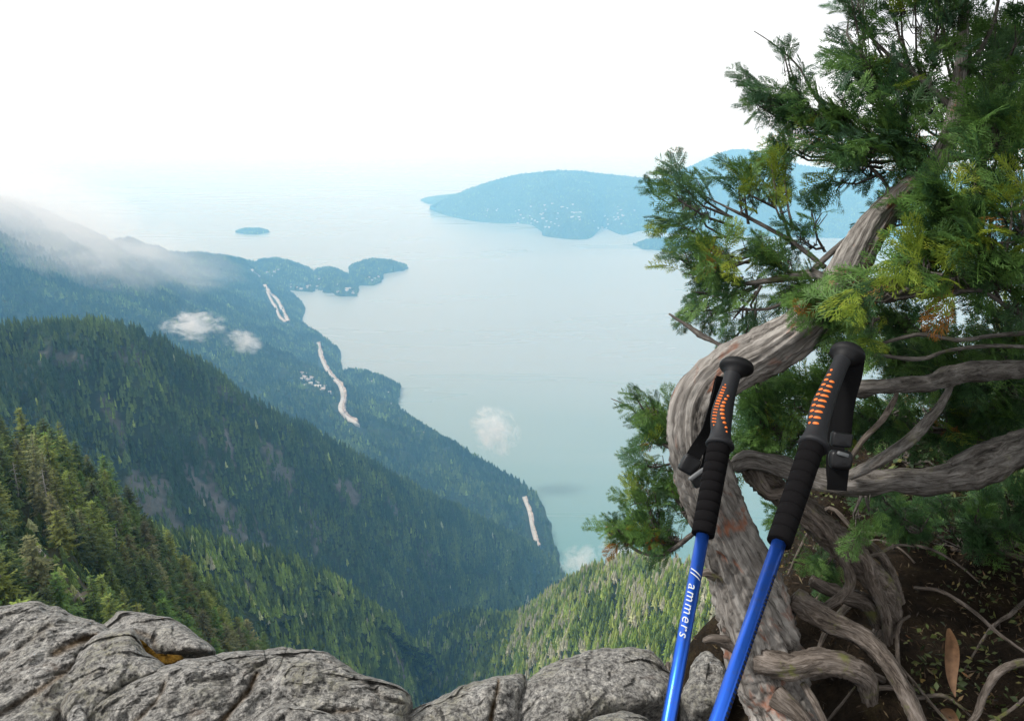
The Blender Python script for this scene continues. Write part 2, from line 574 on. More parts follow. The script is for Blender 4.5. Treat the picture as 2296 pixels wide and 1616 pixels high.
island('island_point', [([(941, 450), (962, 458), (1010, 457), (1090, 448), (1130, 436), (1090, 434), (1010, 440), (960, 446)], 48, 80)], M_FAR, 25, 5, 5.0)

# ---- highway, cut into the coast mountains
t_coast = bvh('coast_mountains')
AVOID = []
M_ROAD = NT('pale_concrete_highway')
_v = M_ROAD.coord('Object')
M_ROAD.set(Base_Color=M_ROAD.ramp(M_ROAD.noise(_v, 0.05, 5, 0.7), [(0.3, (0.27, 0.262, 0.245)), (0.7, (0.42, 0.41, 0.385))]), Roughness=0.85)
M_CUT = NT('rock_cut')
_v = M_CUT.coord('Object')
M_CUT.set(Base_Color=M_CUT.ramp(M_CUT.noise(_v, 0.06, 5, 0.7), [(0.35, (0.16, 0.12, 0.10)), (0.7, (0.40, 0.35, 0.31))]), Roughness=0.9)

def highway(pts, width, cut):
    P = []
    for u, v in catmull(pts, len(pts) * 8):
        h = cast(t_coast, u, v)
        if h is not None: P.append(np.array(h))
    P = np.array(P)
    for k in range(2):                       # even out the grade
        P[1:-1] = (P[:-2] + 2 * P[1:-1] + P[2:]) / 4
    tng = np.gradient(P, axis=0)
    nrm = np.stack([tng[:, 1], -tng[:, 0], 0 * tng[:, 0]], 1)
    nrm /= np.linalg.norm(nrm, axis=1)[:, None] + 1e-9
    w = width * (0.75 + 0.5 * np.abs(fbm(np.c_[P[:, :2] / 200, 0 * P[:, 0]], 2)))[:, None]
    up = np.array([0, 0, 1.0])
    A = P - nrm * w / 2 + up * 10
    B = P + nrm * w / 2 + up * 9
    n = len(P)
    V = np.concatenate([A, B, A - up * 30, B - up * 30])
    Fc = []
    for i in range(n - 1):
        Fc += [(i, n + i, n + i + 1, i + 1), (2 * n + i, i, i + 1, 2 * n + i + 1), (n + i, 3 * n + i, 3 * n + i + 1, n + i + 1)]
    o = link('highway', mesh('highway', V, Fc, False), M_ROAD.m)
    tag(o, kind='structure')
    # bank of bare rock on the uphill side
    A2 = A - nrm * (cut * (0.5 + rng.random((n, 1)))) + up * (cut * 0.5)
    V2 = np.concatenate([A + up * -1, A2, A2 - up * 40])
    F2 = []
    for i in range(n - 1):
        F2 += [(i, i + 1, n + i + 1, n + i), (n + i, n + i + 1, 2 * n + i + 1, 2 * n + i)]
    c = link('rock_bank', mesh('rock_bank', V2, F2, False), M_CUT.m, o)
    for p in P:
        AVOID.append((p[0], p[1], width * 0.5 + 22))
        q = p * 0.985
        AVOID.append((q[0], q[1], width * 0.5 + 14))

highway([(592, 640), (604, 658), (622, 676), (634, 700), (645, 722)], 17, 7)
highway([(598, 655), (608, 676), (618, 692), (626, 712), (640, 724)], 13, 6)
highway([(563, 606), (574, 615), (583, 622)], 20, 5)
highway([(712, 770), (720, 805), (738, 840), (762, 868), (768, 895), (763, 920), (778, 940), (806, 956)], 15, 9)
highway([(1174, 1118), (1186, 1150), (1194, 1190), (1205, 1228)], 11, 5)

# ================================================================== HOUSES
M_WALL = NT('pale_house_wall').set(Base_Color=(0.46, 0.44, 0.41), Roughness=0.8).m
M_ROOF = NT('house_roof').set(Base_Color=(0.32, 0.27, 0.25), Roughness=0.8).m
def house_mesh(k, w, d, h):
    V = [(-w, -d, -8), (w, -d, -8), (w, d, -8), (-w, d, -8), (-w, -d, h), (w, -d, h), (w, d, h), (-w, d, h),
         (-w * 1.08, -d * 1.12, h * 0.96), (w * 1.08, -d * 1.12, h * 0.96), (w * 1.08, d * 1.12, h * 0.96), (-w * 1.08, d * 1.12, h * 0.96),
         (-w * 1.08, 0, h * 1.5), (w * 1.08, 0, h * 1.5)]
    Fc = [(0, 1, 5, 4), (1, 2, 6, 5), (2, 3, 7, 6), (3, 0, 4, 7), (8, 9, 13, 12), (10, 11, 12, 13), (9, 10, 13), (11, 8, 12)]
    me = mesh('house', V, Fc, False)
    me.materials.append(M_WALL)
    me.materials.append(M_ROOF)
    for i, p in enumerate(me.polygons):
        p.material_index = 1 if i in (4, 5) and k % 3 else 0
    return me
HM = [house_mesh(k, *s) for k, s in enumerate([(14, 9, 9), (18, 10, 8), (11, 9, 11), (22, 11, 8)])]

def houses(tree, pts, label, group, scale=1.0):
    for k, (u, v) in enumerate(pts):
        h = cast(tree, u, v)
        if h is None: continue
        o = link('house', HM[k % 4], None, None, (h.x, h.y, h.z + 1))
        o.rotation_euler = (0, 0, rng.uniform(-0.7, 0.7))
        o.scale = (scale * rng.uniform(0.7, 1.2),) * 3
        tag(o, label, 'house', group)
        AVOID.append((h.x, h.y, 30 * scale))
        q = np.array(h) * 0.9965
        AVOID.append((q[0], q[1], 24 * scale))

def cloudpts(c, n):
    r = np.random.default_rng(len(c) * 13 + n)
    out = []
    for k in range(n):
        cu, cv, ru, rv = c[k % len(c)]
        out.append((cu + r.uniform(-ru, ru), cv + r.uniform(-rv, rv)))
    return out
houses(bvh('island'), cloudpts([(1260, 468, 45, 14), (1200, 470, 40, 16), (1140, 482, 50, 14), (1190, 494, 30, 8), (1240, 500, 18, 12), (1400, 478, 40, 16), (1380, 492, 25, 12), (1310, 480, 30, 18)], 58),
       'tiny pale house among the trees on the big island across the sound', 'houses on the big island', 0.95)
houses(bvh('island'), [(1340 + 5 * k, 512 + (k % 2) * 4) for k in range(5)], 'tiny pale harbour house in the cove of the big island', 'harbour houses in the cove', 1.3)
houses(bvh('peninsula'), cloudpts([(640, 640, 28, 8), (690, 642, 22, 8), (620, 612, 25, 8), (770, 650, 22, 8), (840, 625, 15, 8), (710, 625, 15, 8)], 34),
       'tiny pale house on the wooded peninsula by its bay', 'houses on the peninsula', 0.72)
houses(t_coast, cloudpts([(703, 852, 26, 16), (722, 868, 20, 14), (690, 845, 14, 8)], 22),
       'pale building in the clearing above the highway bend', 'buildings in the clearing above the highway', 0.55)
houses(t_coast, [(935, 968), (948, 971), (968, 978), (978, 982), (1127, 1062)], 'small pale waterfront house on the wooded shore below the highway', 'waterfront houses', 0.5)
houses(bvh('headland'), [(872, 915), (868, 922), (876, 906), (866, 930), (862, 936), (835, 855), (842, 862), (870, 880), (856, 912)],
       'pale house on the round wooded headland', 'houses on the headland', 0.45)

# ================================================================== FOREST
def conifer_low(seed, tiers=6, spikes=7, wide=0.17):
    r = np.random.default_rng(seed)
    V, Fc = [], []
    for k in range(tiers):
        z0 = 0.06 + 0.86 * k / tiers
        z1 = min(1.0, z0 + 0.30 + 0.06 * r.random())
        rad = wide * (1 - (k / tiers)) ** 0.85 * r.uniform(0.8, 1.15) + 0.012
        c = len(V)
        V.append((r.normal(0, 0.006), r.normal(0, 0.006), z1))
        a0 = r.random() * 6.28
        m = spikes * 2
        for j in range(m):
            a = a0 + j * 2 * math.pi / m
            q = rad * (r.uniform(0.85, 1.25) if j % 2 == 0 else r.uniform(0.35, 0.6))
            V.append((q * math.cos(a), q * math.sin(a), z0 + (r.uniform(-0.03, 0.02) if j % 2 == 0 else 0.05)))
        for j in range(m):
            Fc.append((c, c + 1 + j, c + 1 + (j + 1) % m))
    return V, Fc

M_FOREST = mat_instfoliage('conifer_wood', GREENS)
PROTO = []
for k, wd in enumerate((0.14, 0.17, 0.2, 0.155)):
    V, Fc = conifer_low(40 + k, 5 + k % 2, 6 + k % 2, wd)
    me = mesh('conifer_low', V, Fc, False)
    me.materials.append(M_FOREST)
    PROTO.append(bpy.data.objects.new('wood_conifer', me))
pc = bpy.data.collections.new('wood_conifers')
for p in PROTO: pc.objects.link(p)

def forest_group():
    ng = bpy.data.node_groups.new('plant_wood', 'GeometryNodeTree')
    ng.interface.new_socket('Geometry', in_out='INPUT', socket_type='NodeSocketGeometry')
    ng.interface.new_socket('Geometry', in_out='OUTPUT', socket_type='NodeSocketGeometry')
    N, L = ng.nodes, ng.links
    gi, go = N.new('NodeGroupInput'), N.new('NodeGroupOutput')
    ci = N.new('GeometryNodeCollectionInfo')
    ci.inputs['Collection'].default_value = pc
    ci.inputs['Separate Children'].default_value = True
    ci.inputs['Reset Children'].default_value = True
    ip = N.new('GeometryNodeInstanceOnPoints')
    ip.inputs['Pick Instance'].default_value = True
    def at(nm, ty):
        a = N.new('GeometryNodeInputNamedAttribute')
        a.data_type = ty
        a.inputs['Name'].default_value = nm
        return a.outputs['Attribute']
    L.new(gi.outputs[0], ip.inputs['Points'])
    L.new(ci.outputs[0], ip.inputs['Instance'])
    L.new(at('kindex', 'INT'), ip.inputs['Instance Index'])
    L.new(at('rot', 'FLOAT_VECTOR'), ip.inputs['Rotation'])
    L.new(at('scl', 'FLOAT_VECTOR'), ip.inputs['Scale'])
    L.new(ip.outputs[0], go.inputs[0])
    return ng
NG_FOREST = forest_group()

def forest(name, P, hmin, hmax, tint, label, fat=1.0, sink=0.3, ref=None):
    n = len(P)
    me = bpy.data.meshes.new(name)
    P = P.copy()
    P[:, 2] -= sink
    me.vertices.add(n)
    me.vertices.foreach_set('co', P.astype(np.float32).ravel())
    h = hmin + (hmax - hmin) * rng.beta(1.4, 2.2, n)
    if ref: h = h * (0.25 + 0.75 * np.hypot(P[:, 0], P[:, 1]) / ref)
    w = h * rng.uniform(0.85, 1.35, n) * fat
    a = me.attributes.new('scl', 'FLOAT_VECTOR', 'POINT')
    a.data.foreach_set('vector', np.stack([w, w, h], 1).astype(np.float32).ravel())
    a = me.attributes.new('rot', 'FLOAT_VECTOR', 'POINT')
    a.data.foreach_set('vector', np.stack([rng.normal(0, 0.05, n), rng.normal(0, 0.05, n), rng.uniform(0, 6.28, n)], 1).astype(np.float32).ravel())
    a = me.attributes.new('kindex', 'INT', 'POINT')
    a.data.foreach_set('value', rng.integers(0, 4, n).astype(np.int32))
    a = me.attributes.new('tint', 'FLOAT', 'POINT')
    a.data.foreach_set('value', np.clip(tint, 0, 1).astype(np.float32))
    o = link(name, me)
    md = o.modifiers.new('wood', 'NODES')
    md.node_group = NG_FOREST
    tag(o, label, 'forest', kind='stuff')
    return o

def tints(P, base, patch, rnd, scale, dead=0.02):
    t = base + patch * fbm(np.asarray(P) / scale, 3) + rng.normal(0, rnd, len(P))
    return np.where(rng.random(len(P)) < dead, rng.uniform(0.85, 1.0, len(P)), t)

P = scatter('main_ridge', 1 / 44.0, tmin=0.55, tmargin=500)
forest('ridge_forest', P, 12, 27, tints(P, 0.44, 0.22, 0.075, 90, 0.006), 'dark conifer forest covering the long ridge that falls to the water', ref=1750)
P = scatter('spur', 1 / 30.0, tmin=0.0)
forest('spur_forest', P, 10, 19, tints(P, 0.60, 0.26, 0.10, 50, 0.04), 'grey green conifer forest on the spur above the ravine', 1.05, ref=820)
P = scatter('green_slope', 1 / 38.0, tmin=0.2)
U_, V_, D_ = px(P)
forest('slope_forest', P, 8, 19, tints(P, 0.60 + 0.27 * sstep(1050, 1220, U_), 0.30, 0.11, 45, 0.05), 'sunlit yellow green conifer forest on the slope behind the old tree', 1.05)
P = scatter('coast_mountains', 1 / 230.0, avoid=AVOID, tmin=0.8)
forest('coast_forest', P, 16, 36, tints(P, 0.36, 0.34, 0.12, 220, 0.0), 'hazy blue forest on the mountains along the shore', 1.5)
P = np.concatenate([scatter('island', 1 / 800.0, avoid=AVOID, tmin=0.9), scatter('small_island', 1 / 500.0), scatter('island_point', 1 / 600.0)])
forest('island_forest', P, 20, 34, tints(P, 0.38, 0.2, 0.15, 500, 0.0), 'distant blue forest on the big island across the sound', 2.2)
P = np.concatenate([scatter('peninsula', 1 / 170.0, avoid=AVOID), scatter('headland', 1 / 90.0, avoid=AVOID), scatter('islet', 1 / 250.0)])
forest('shore_forest', P, 16, 40, tints(P, 0.42, 0.3, 0.15, 120, 0.0), 'forest on the wooded peninsula, headland and islet in the sound', 1.5)

# ================================================================== CONIFERS BELOW THE LEDGE
def conifer_full(seed, whorls=20, per=6, wide=0.2, bare=0.08):
    r = np.random.default_rng(seed)
    V, Fc = [], []
    for k in range(whorls):
        z = bare + (0.97 - bare) * (k / whorls) ** 0.95 + r.normal(0, 0.008)
        L0 = wide * ((1 - z) ** 0.75) + 0.02
        for j in range(per):
            a = j * 2 * math.pi / per + r.uniform(-0.5, 0.5)
            L = L0 * r.uniform(0.55, 1.25)
            if r.random() < 0.08: L *= 1.25
            da, dz = r.uniform(0.15, 0.4), r.uniform(0.25, 0.5)
            ca, sa = math.cos(a), math.sin(a)
            pts = []
            for q in range(5):
                f = q / 4
                pts.append(np.array([ca * L * f, sa * L * f, z + L * (0.25 * f - dz * f * f * 1.3 + 0.25 * f ** 4)]))
            side = np.array([-sa, ca, 0])
            for q in range(4):
                p, p2 = pts[q], pts[q + 1]
                wd = L * (0.34 if q < 3 else 0.22) * r.uniform(0.7, 1.2) * (1 - 0.18 * q) + 0.006
                for sg in (-1, 1):
                    tip = p + (p2 - p) * r.uniform(0.9, 1.7) + side * sg * wd + np.array([0, 0, -wd * r.uniform(0.1, 0.6)])
                    b = len(V)
                    V += [tuple(p + side * sg * 0.002), tuple(p2), tuple(tip)]
                    Fc.append((b, b + 1, b + 2))
                tip = p + (p2 - p) * 1.2 + np.array([0, 0, -wd * r.uniform(0.5, 0.9)])
                b = len(V)
                V += [tuple(p), tuple(p2), tuple(tip + side * r.normal(0, wd * 0.3))]
                Fc.append((b, b + 1, b + 2))
            b = len(V)
            e = pts[4] - pts[3]
            V += [tuple(pts[3] + side * 0.012), tuple(pts[3] - side * 0.012), tuple(pts[4] + e * 0.5)]
            Fc.append((b, b + 1, b + 2))
    b = len(V)
    for j in range(4):
        a = j * 1.57
        V += [(0.012 * math.cos(a), 0.012 * math.sin(a), 0.93), (0.012 * math.cos(a + 1.57), 0.012 * math.sin(a + 1.57), 0.93), (0, 0, 1.0)]
        Fc.append((b + 3 * j, b + 3 * j + 1, b + 3 * j + 2))
    return V, Fc

def tube_mesh(name, path, rad, seg=8, n=None, bark=0.0, bseed=0.0, twist=0.0, lob=3, cap=True, fine=1.0):
    path = np.asarray(path, float)
    n = n or max(4, len(path) * 4)
    C = catmull(np.c_[path, np.asarray(rad, float)], n)
    P, Rr = C[:, :3], np.maximum(C[:, 3], 1e-5)
    Tn = np.gradient(P, axis=0)
    Tn /= np.linalg.norm(Tn, axis=1)[:, None] + 1e-12
    ref = np.array([0.3, -0.9, 0.2])
    nrm = ref - Tn[0] * (ref @ Tn[0])
    nrm /= np.linalg.norm(nrm)
    Ns = []
    for k in range(n):
        nrm = nrm - Tn[k] * (nrm @ Tn[k])
        nrm /= np.linalg.norm(nrm) + 1e-12
        Ns.append(nrm)
    Ns = np.array(Ns)
    Bs = np.cross(Tn, Ns)
    s = np.concatenate([[0], np.cumsum(np.linalg.norm(np.diff(P, axis=0), axis=1))])
    A = np.linspace(0, 2 * math.pi, seg, endpoint=False)
    ca, sa = np.cos(A)[None, :], np.sin(A)[None, :]
    ang = A[None, :] + twist * s[:, None]
    rr = Rr[:, None] * np.ones((1, seg))
    mr = max(Rr.mean(), 1e-4)
    if bark:
        q = np.stack([np.cos(ang) * lob * 0.5, np.sin(ang) * lob * 0.5, np.broadcast_to((s / (mr * 9))[:, None], ang.shape)], -1) + bseed
        q2 = np.stack([np.cos(ang) * lob * 1.8, np.sin(ang) * lob * 1.8, np.broadcast_to((s / (mr * 5))[:, None], ang.shape)], -1) + bseed + 7
        q3 = np.stack([np.cos(ang) * lob * 4.2, np.sin(ang) * lob * 4.2, np.broadcast_to((s / (mr * 7))[:, None], ang.shape)], -1) + bseed + 13
        rr = rr * (1 + bark * (0.9 * fbm(q, 2) + 0.55 * fine * (ridged(q2, 2) - 0.75) - 0.5 * (fine > 1) * np.exp(-(perlin(q3) / 0.07) ** 2)))
    G = P[:, None, :] + rr[..., None] * (ca[..., None] * Ns[:, None, :] + sa[..., None] * Bs[:, None, :])
    V = G.reshape(-1, 3)
    Fl = gridfaces(n, seg, True).tolist()
    bk = np.stack([np.cos(ang) * mr, np.sin(ang) * mr, np.broadcast_to(s[:, None], ang.shape)], -1).reshape(-1, 3)
    if cap:
        V = np.concatenate([V, P[:1] - Tn[:1] * Rr[0] * 0.3, P[-1:] + Tn[-1:] * Rr[-1] * 0.6])
        bk = np.concatenate([bk, [[0, 0, 0]], [[0, 0, s[-1]]]])
        m = n * seg
        for j in range(seg):
            Fl.append((m, (j + 1) % seg, j))
            Fl.append((m + 1, (n - 1) * seg + j, (n - 1) * seg + (j + 1) % seg))
    me = mesh(name, V, [tuple(f) for f in Fl], True)
    a = me.attributes.new('bark', 'FLOAT_VECTOR', 'POINT')
    a.data.foreach_set('vector', bk.astype(np.float32).ravel())
    return me

def mat_crown(name, dark, light):
    t = NT(name)
    oi = t.node('ShaderNodeObjectInfo')
    v = t.coord('Object')
    nz = t.noise(v, 9.0, 4, 0.7)
    c = t.ramp(nz, [(0.32, dark), (0.68, light)])
    hs = t.node('ShaderNodeHueSaturation')
    t.link(c, hs.inputs['Color'])
    t.link(t.math('ADD', t.math('MULTIPLY', oi.outputs['Random'], 0.7), 0.65), hs.inputs['Value'])
    t.link(t.math('ADD', t.math('MULTIPLY', oi.outputs['Random'], 0.04), 0.475), hs.inputs['Hue'])
    t.set(Base_Color=hs.outputs['Color'], Roughness=0.7, Specular_IOR_Level=0.25)
    return t.m

def mat_bark(name, dark, mid, light, red=None, redamt=0.0, scale=1.0, moss=0.0, stretch=0.16):
    t = NT(name)
    at = t.node('ShaderNodeAttribute', attribute_name='bark')
    mp = t.node('ShaderNodeMapping')
    mp.inputs['Scale'].default_value = (1, 1, stretch)
    t.link(at.outputs['Vector'], mp.inputs['Vector'])
    st = t.noise(mp.outputs['Vector'], 130 * scale, 7, 0.75, 0.8)
    mp2 = t.node('ShaderNodeMapping')
    mp2.inputs['Scale'].default_value = (1, 1, 0.35)
    t.link(at.outputs['Vector'], mp2.inputs['Vector'])
    bl = t.noise(mp2.outputs['Vector'], 32 * scale, 5, 0.65, 0.4)
    c = t.ramp(st, [(0.36, dark), (0.46, mid), (0.66, light)])
    c = t.mix(0.8, c, t.ramp(bl, [(0.3, (0.35,) * 3), (0.5, (0.9,) * 3), (0.7, (1.5,) * 3)]), 'MULTIPLY')
    if red:
        rm = t.noise(mp2.outputs['Vector'], 22 * scale, 4, 0.7, 0.5)
        f = t.ramp(rm, [(0.62 - redamt, (0, 0, 0)), (0.70 - redamt, (1, 1, 1))])
        c = t.mix(t.math('MULTIPLY', f, 0.75), c, t.mix(st, tuple(x * 0.5 for x in red), red))
    if moss:
        g = t.node('ShaderNodeTexCoord')
        mn = t.noise(g.outputs['Object'], 16, 5, 0.7)
        f = t.ramp(mn, [(0.58, (0, 0, 0)), (0.68, (1, 1, 1))])
        c = t.mix(t.math('MULTIPLY', f, moss), c, (0.12, 0.13, 0.03))
    t.set(Base_Color=c, Roughness=0.85, Specular_IOR_Level=0.25)
    hgt = t.math('ADD', t.math('MULTIPLY', st, 0.7), t.math('MULTIPLY', bl, 0.6))
    t.bump(hgt, 0.9, 0.006 / scale if scale > 0.3 else 0.05)
    return t.m

M_TRUNK_FAR = mat_bark('conifer_bark', (0.05, 0.04, 0.03), (0.12, 0.10, 0.08), (0.2, 0.18, 0.15), scale=0.05)
M_SNAG = mat_bark('bleached_wood', (0.16, 0.14, 0.12), (0.33, 0.30, 0.27), (0.5, 0.47, 0.43), scale=0.05)
CROWNS = [('dark green', mat_crown('dark_needles', (0.012, 0.026, 0.007), (0.075, 0.125, 0.024))),
          ('fresh green', mat_crown('fresh_needles', (0.02, 0.045, 0.009), (0.12, 0.20, 0.03))),
          ('yellow green', mat_crown('yellow_needles', (0.035, 0.052, 0.01), (0.21, 0.25, 0.042))),
          ('olive', mat_crown('olive_needles', (0.045, 0.052, 0.018), (0.19, 0.195, 0.075)))]
TREE_ME = []
for k in range(5):
    V, Fc = conifer_full(100 + k, 20 + k, 6 + (k % 2), (0.21, 0.25, 0.19, 0.23, 0.27)[k])
    for cn, cm in CROWNS:
        me = mesh('crown', V, Fc, False)
        me.materials.append(cm)
        TREE_ME.append(me)
TRUNK_ME = tube_mesh('trunk', [(0, 0, -0.08), (0, 0, 0.3), (0, 0, 0.7), (0, 0, 0.97)], [0.024, 0.018, 0.011, 0.003], 7, 8)
TRUNK_ME.materials.append(M_TRUNK_FAR)

cand = scatter('near_slope', 1 / 3.0, tmin=0.75, tmax=1.97, tmargin=120)
cand = cand[rng.permutation(len(cand))]
log_uv = [(60, 1240), (110, 1280), (160, 1330), (200, 1360)]
sel = []
for p in cand:
    u, v, d = px(p)
    if u[0] < -90 or v[0] > 1530: continue
    if min(((u[0] - a) / 1.4) ** 2 + (v[0] - b) ** 2 for a, b in log_uv) < 48 ** 2: continue
    if all((p[0] - q[0]) ** 2 + (p[1] - q[1]) ** 2 > 3.3 ** 2 for q in sel):
        sel.append(p)
print('NEAR TREES', len(sel)); sel = sel[:295]
for k, p in enumerate(sel):
    e = empty('conifer', tuple(p))
    h = rng.uniform(8.0, 13.5)
    if rng.random() < 0.18: h *= 0.65
    w = h * rng.uniform(0.85, 1.2)
    e.rotation_euler = (rng.normal(0, 0.04), rng.normal(0, 0.04), rng.uniform(0, 6.28))
    e.scale = (w, w, h)
    ci = int(rng.choice(4, p=[0.3, 0.32, 0.22, 0.16]))
    vi = int(rng.integers(0, 5))
    tag(e, CROWNS[ci][0] + ' conifer ' + ('of slender narrow shape' if vi == 2 else 'with broad drooping branches' if vi in (1, 4) else 'with a pointed top') +
        ' on the steep slope behind the boulders', 'conifer', 'conifers on the steep slope behind the boulders')
    link('trunk', TRUNK_ME, None, e)
    link('crown', TREE_ME[vi * 4 + ci], None, e)

P = scatter('near_slope', 1 / 2.2, tmin=0.6, tmargin=450)
forest('slope_scrub', P, 1.2, 3.4, tints(P, 0.5, 0.3, 0.15, 12, 0.05), 'low evergreen scrub between the conifers on the steep slope', 2.0)

# dead trees and a fallen log on that slope
t_near = bvh('near_slope')
def dead_tree(u, v, h, seed, label, lean=(0.05, 0.0)):
    g = cast(t_near, u, v)
    if g is None: return
    r = np.random.default_rng(seed)
    e = empty('dead_tree', (g.x, g.y, g.z))
    tag(e, label, 'dead tree')
    top = np.array([lean[0] * h, lean[1] * h, h])
    me = tube_mesh('trunk', [(0, 0, -0.6), top * 0.35 + (0.1, 0, 0), top * 0.7, top], [0.17, 0.13, 0.08, 0.02], 7, 12, 0.15)
    link('trunk', me, M_SNAG, e)
    for k in range(26):
        f = 0.2 + 0.78 * k / 26
        a = r.uniform(0, 6.28)
        L = (1.9 * (1 - f) + 0.5) * r.uniform(0.5, 1.2)
        b = top * f
        dv = np.array([math.cos(a), math.sin(a), 0])
        me = tube_mesh('branch', [b, b + dv * L * 0.5 + (0, 0, 0.05 * L), b + dv * L + (0, 0, -0.25 * L)], [0.045, 0.03, 0.012], 5, 6)
        link('branch', me, M_SNAG, e)
dead_tree(108, 1150, 9.5, 1, 'tall bleached dead tree standing among green conifers on the steep slope')
dead_tree(262, 1262, 8.5, 2, 'bare grey dead tree with spiky branches near the edge of the steep slope', (0.12, 0))
dead_tree(335, 1345, 7.0, 3, 'half dead grey tree leaning down the steep slope', (0.2, 0))
dead_tree(40, 1110, 7.0, 4, 'dead tree with pale crown at the top of the steep slope')
g0, g1 = cast(t_near, 85, 1245), cast(t_near, 185, 1350)
if g0 is not None and g1 is not None:
    a, b = np.array(g0) + (0, 0, 1.6), np.array(g1) + (0, 0, 0.5)
    e = empty('fallen_log', tuple(b))
    tag(e, 'bleached fallen log with broken limbs on the steep slope behind the boulders', 'log')
    link('trunk', tube_mesh('log', [a - b, (a - b) * 0.6 + (0, 0, 0.2), (a - b) * 0.3, (0, 0, 0)], [0.30, 0.34, 0.28, 0.16], 9, 20, 0.2), M_SNAG, e)
    for k in range(7):
        f = 0.12 + 0.12 * k
        dv = np.array([rng.uniform(-1, 1), rng.uniform(-0.6, 0.4), rng.uniform(0.1, 0.9)]) * rng.uniform(1.0, 2.4)
        s0 = (a - b) * f
        link('branch', tube_mesh('limb', [s0, s0 + dv * 0.5 + (0, 0, 0.1), s0 + dv], [0.09, 0.06, 0.02], 6, 7, 0.1), M_SNAG, e)

# ================================================================== THE LEDGE
def mat_soil():
    t = NT('forest_floor')
    v = t.coord('Object')
    n1 = t.noise(v, 14, 6, 0.7)
    n2 = t.noise(v, 70, 5, 0.75)
    c = t.ramp(n1, [(0.3, (0.009, 0.007, 0.005)), (0.55, (0.026, 0.018, 0.011)), (0.75, (0.05, 0.04, 0.018))])
    c = t.mix(0.7, c, t.ramp(n2, [(0.3, (0.4,) * 3), (0.72, (1.7,) * 3)]), 'MULTIPLY')
    t.set(Base_Color=c, Roughness=0.95, Specular_IOR_Level=0.1)
    t.bump(t.math('ADD', n1, t.math('MULTIPLY', n2, 0.5)), 1.0, 0.03)
    return t.m
M_SOIL = mat_soil()

def ledge_z(X, Y):
    ye = 1.62 + 0.85 * sstep(0.66, 1.15, X) - 0.15 * sstep(-0.4, -1.5, X)
    z = -1.22 - 0.32 * sstep(0.55, 0.1, X) * sstep(0.6, 1.1, Y) + 0.21 * sstep(0.35, 0.68, X) * sstep(0.55, 1.0, Y)
    z = z + 0.10 * sstep(1.1, 1.8, X) * sstep(1.5, 2.3, Y)
    z = z + 0.05 * fbm(np.stack([X * 3, Y * 3, 0 * X], -1), 4) + 0.012 * fbm(np.stack([X * 16, Y * 16, 0 * X], -1), 3)
    drop = np.maximum(Y - ye, 0)
    z = z - 1.9 * drop - 0.05 * drop ** 1.5
    side = np.maximum(-X - 3.0, 0)
    return z - 1.0 * side
xs = np.concatenate([np.linspace(-60, -3.2, 24), np.linspace(-3, 3.2, 190), np.linspace(3.4, 70, 26)])
ys = np.concatenate([np.linspace(-12, -0.4, 10), np.linspace(-0.3, 4.2, 150), np.linspace(4.4, 90, 40)])
XX, YY = np.meshgrid(xs, ys)
o = link('ledge_ground', mesh('ledge_ground', np.stack([XX, YY, ledge_z(XX, YY)], -1).reshape(-1, 3), gridfaces(*XX.shape)), M_SOIL)
tag(o, kind='structure')

def mat_rock():
    t = NT('lichen_granite')
    tc = t.node('ShaderNodeTexCoord')
    geo = t.node('ShaderNodeNewGeometry')
    v = geo.outputs['Position']
    n1 = t.noise(v, 16, 7, 0.78)
    n2 = t.noise(v, 75, 6, 0.8)
    n4 = t.noise(v, 190, 3, 0.7)
    n3 = t.noise(v, 5, 4, 0.6)
    vor = t.node('ShaderNodeTexVoronoi', feature='F1')
    vor.inputs['Scale'].default_value = 55
    t.link(v, vor.inputs['Vector'])
    c = t.ramp(n1, [(0.3, (0.19, 0.18, 0.165)), (0.5, (0.38, 0.367, 0.345)), (0.72, (0.55, 0.535, 0.51))])
    c = t.mix(0.85, c, t.ramp(n2, [(0.38, (0.22,) * 3), (0.48, (0.9,) * 3), (0.6, (1.8, 1.77, 1.7))]), 'MULTIPLY')
    c = t.mix(0.8, c, t.ramp(n4, [(0.34, (0.4,) * 3), (0.5, (1.0,) * 3), (0.66, (1.5,) * 3)]), 'MULTIPLY')
    # crusts of pale and yellow-green lichen
    lf = t.ramp(vor.outputs['Distance'], [(0.25, (1, 1, 1)), (0.42, (0, 0, 0))])
    lf = t.math('MULTIPLY', lf, t.ramp(n2, [(0.46, (0, 0, 0)), (0.58, (1, 1, 1))]))
    c = t.mix(t.math('MULTIPLY', lf, 0.75), c, (0.58, 0.57, 0.54))
    yf = t.math('MULTIPLY', t.ramp(n3, [(0.5, (0, 0, 0)), (0.64, (1, 1, 1))]), t.ramp(n2, [(0.45, (0, 0, 0)), (0.62, (1, 1, 1))]))
    c = t.mix(t.math('MULTIPLY', yf, 0.6), c, (0.27, 0.255, 0.10))
    bf = t.ramp(t.noise(v, 8, 5, 0.7, 1.0), [(0.60, (0, 0, 0)), (0.70, (1, 1, 1))])
    c = t.mix(t.math('MULTIPLY', bf, 0.45), c, (0.17, 0.115, 0.08))
    ms = t.attr('moss')
    mc = t.ramp(n2, [(0.35, (0.05, 0.03, 0.008)), (0.6, (0.20, 0.105, 0.018)), (0.75, (0.12, 0.10, 0.02))])
    c = t.mix(t.math('MULTIPLY', ms, t.ramp(n1, [(0.3, (0.55,) * 3), (0.6, (1,) * 3)])), c, mc)
    t.set(Base_Color=c, Roughness=0.9, Specular_IOR_Level=0.2)
    t.bump(t.math('ADD', t.math('MULTIPLY', n1, 0.9), t.math('MULTIPLY', n2, 0.6)), 1.0, 0.04)
    return t.m
M_ROCK = mat_rock()

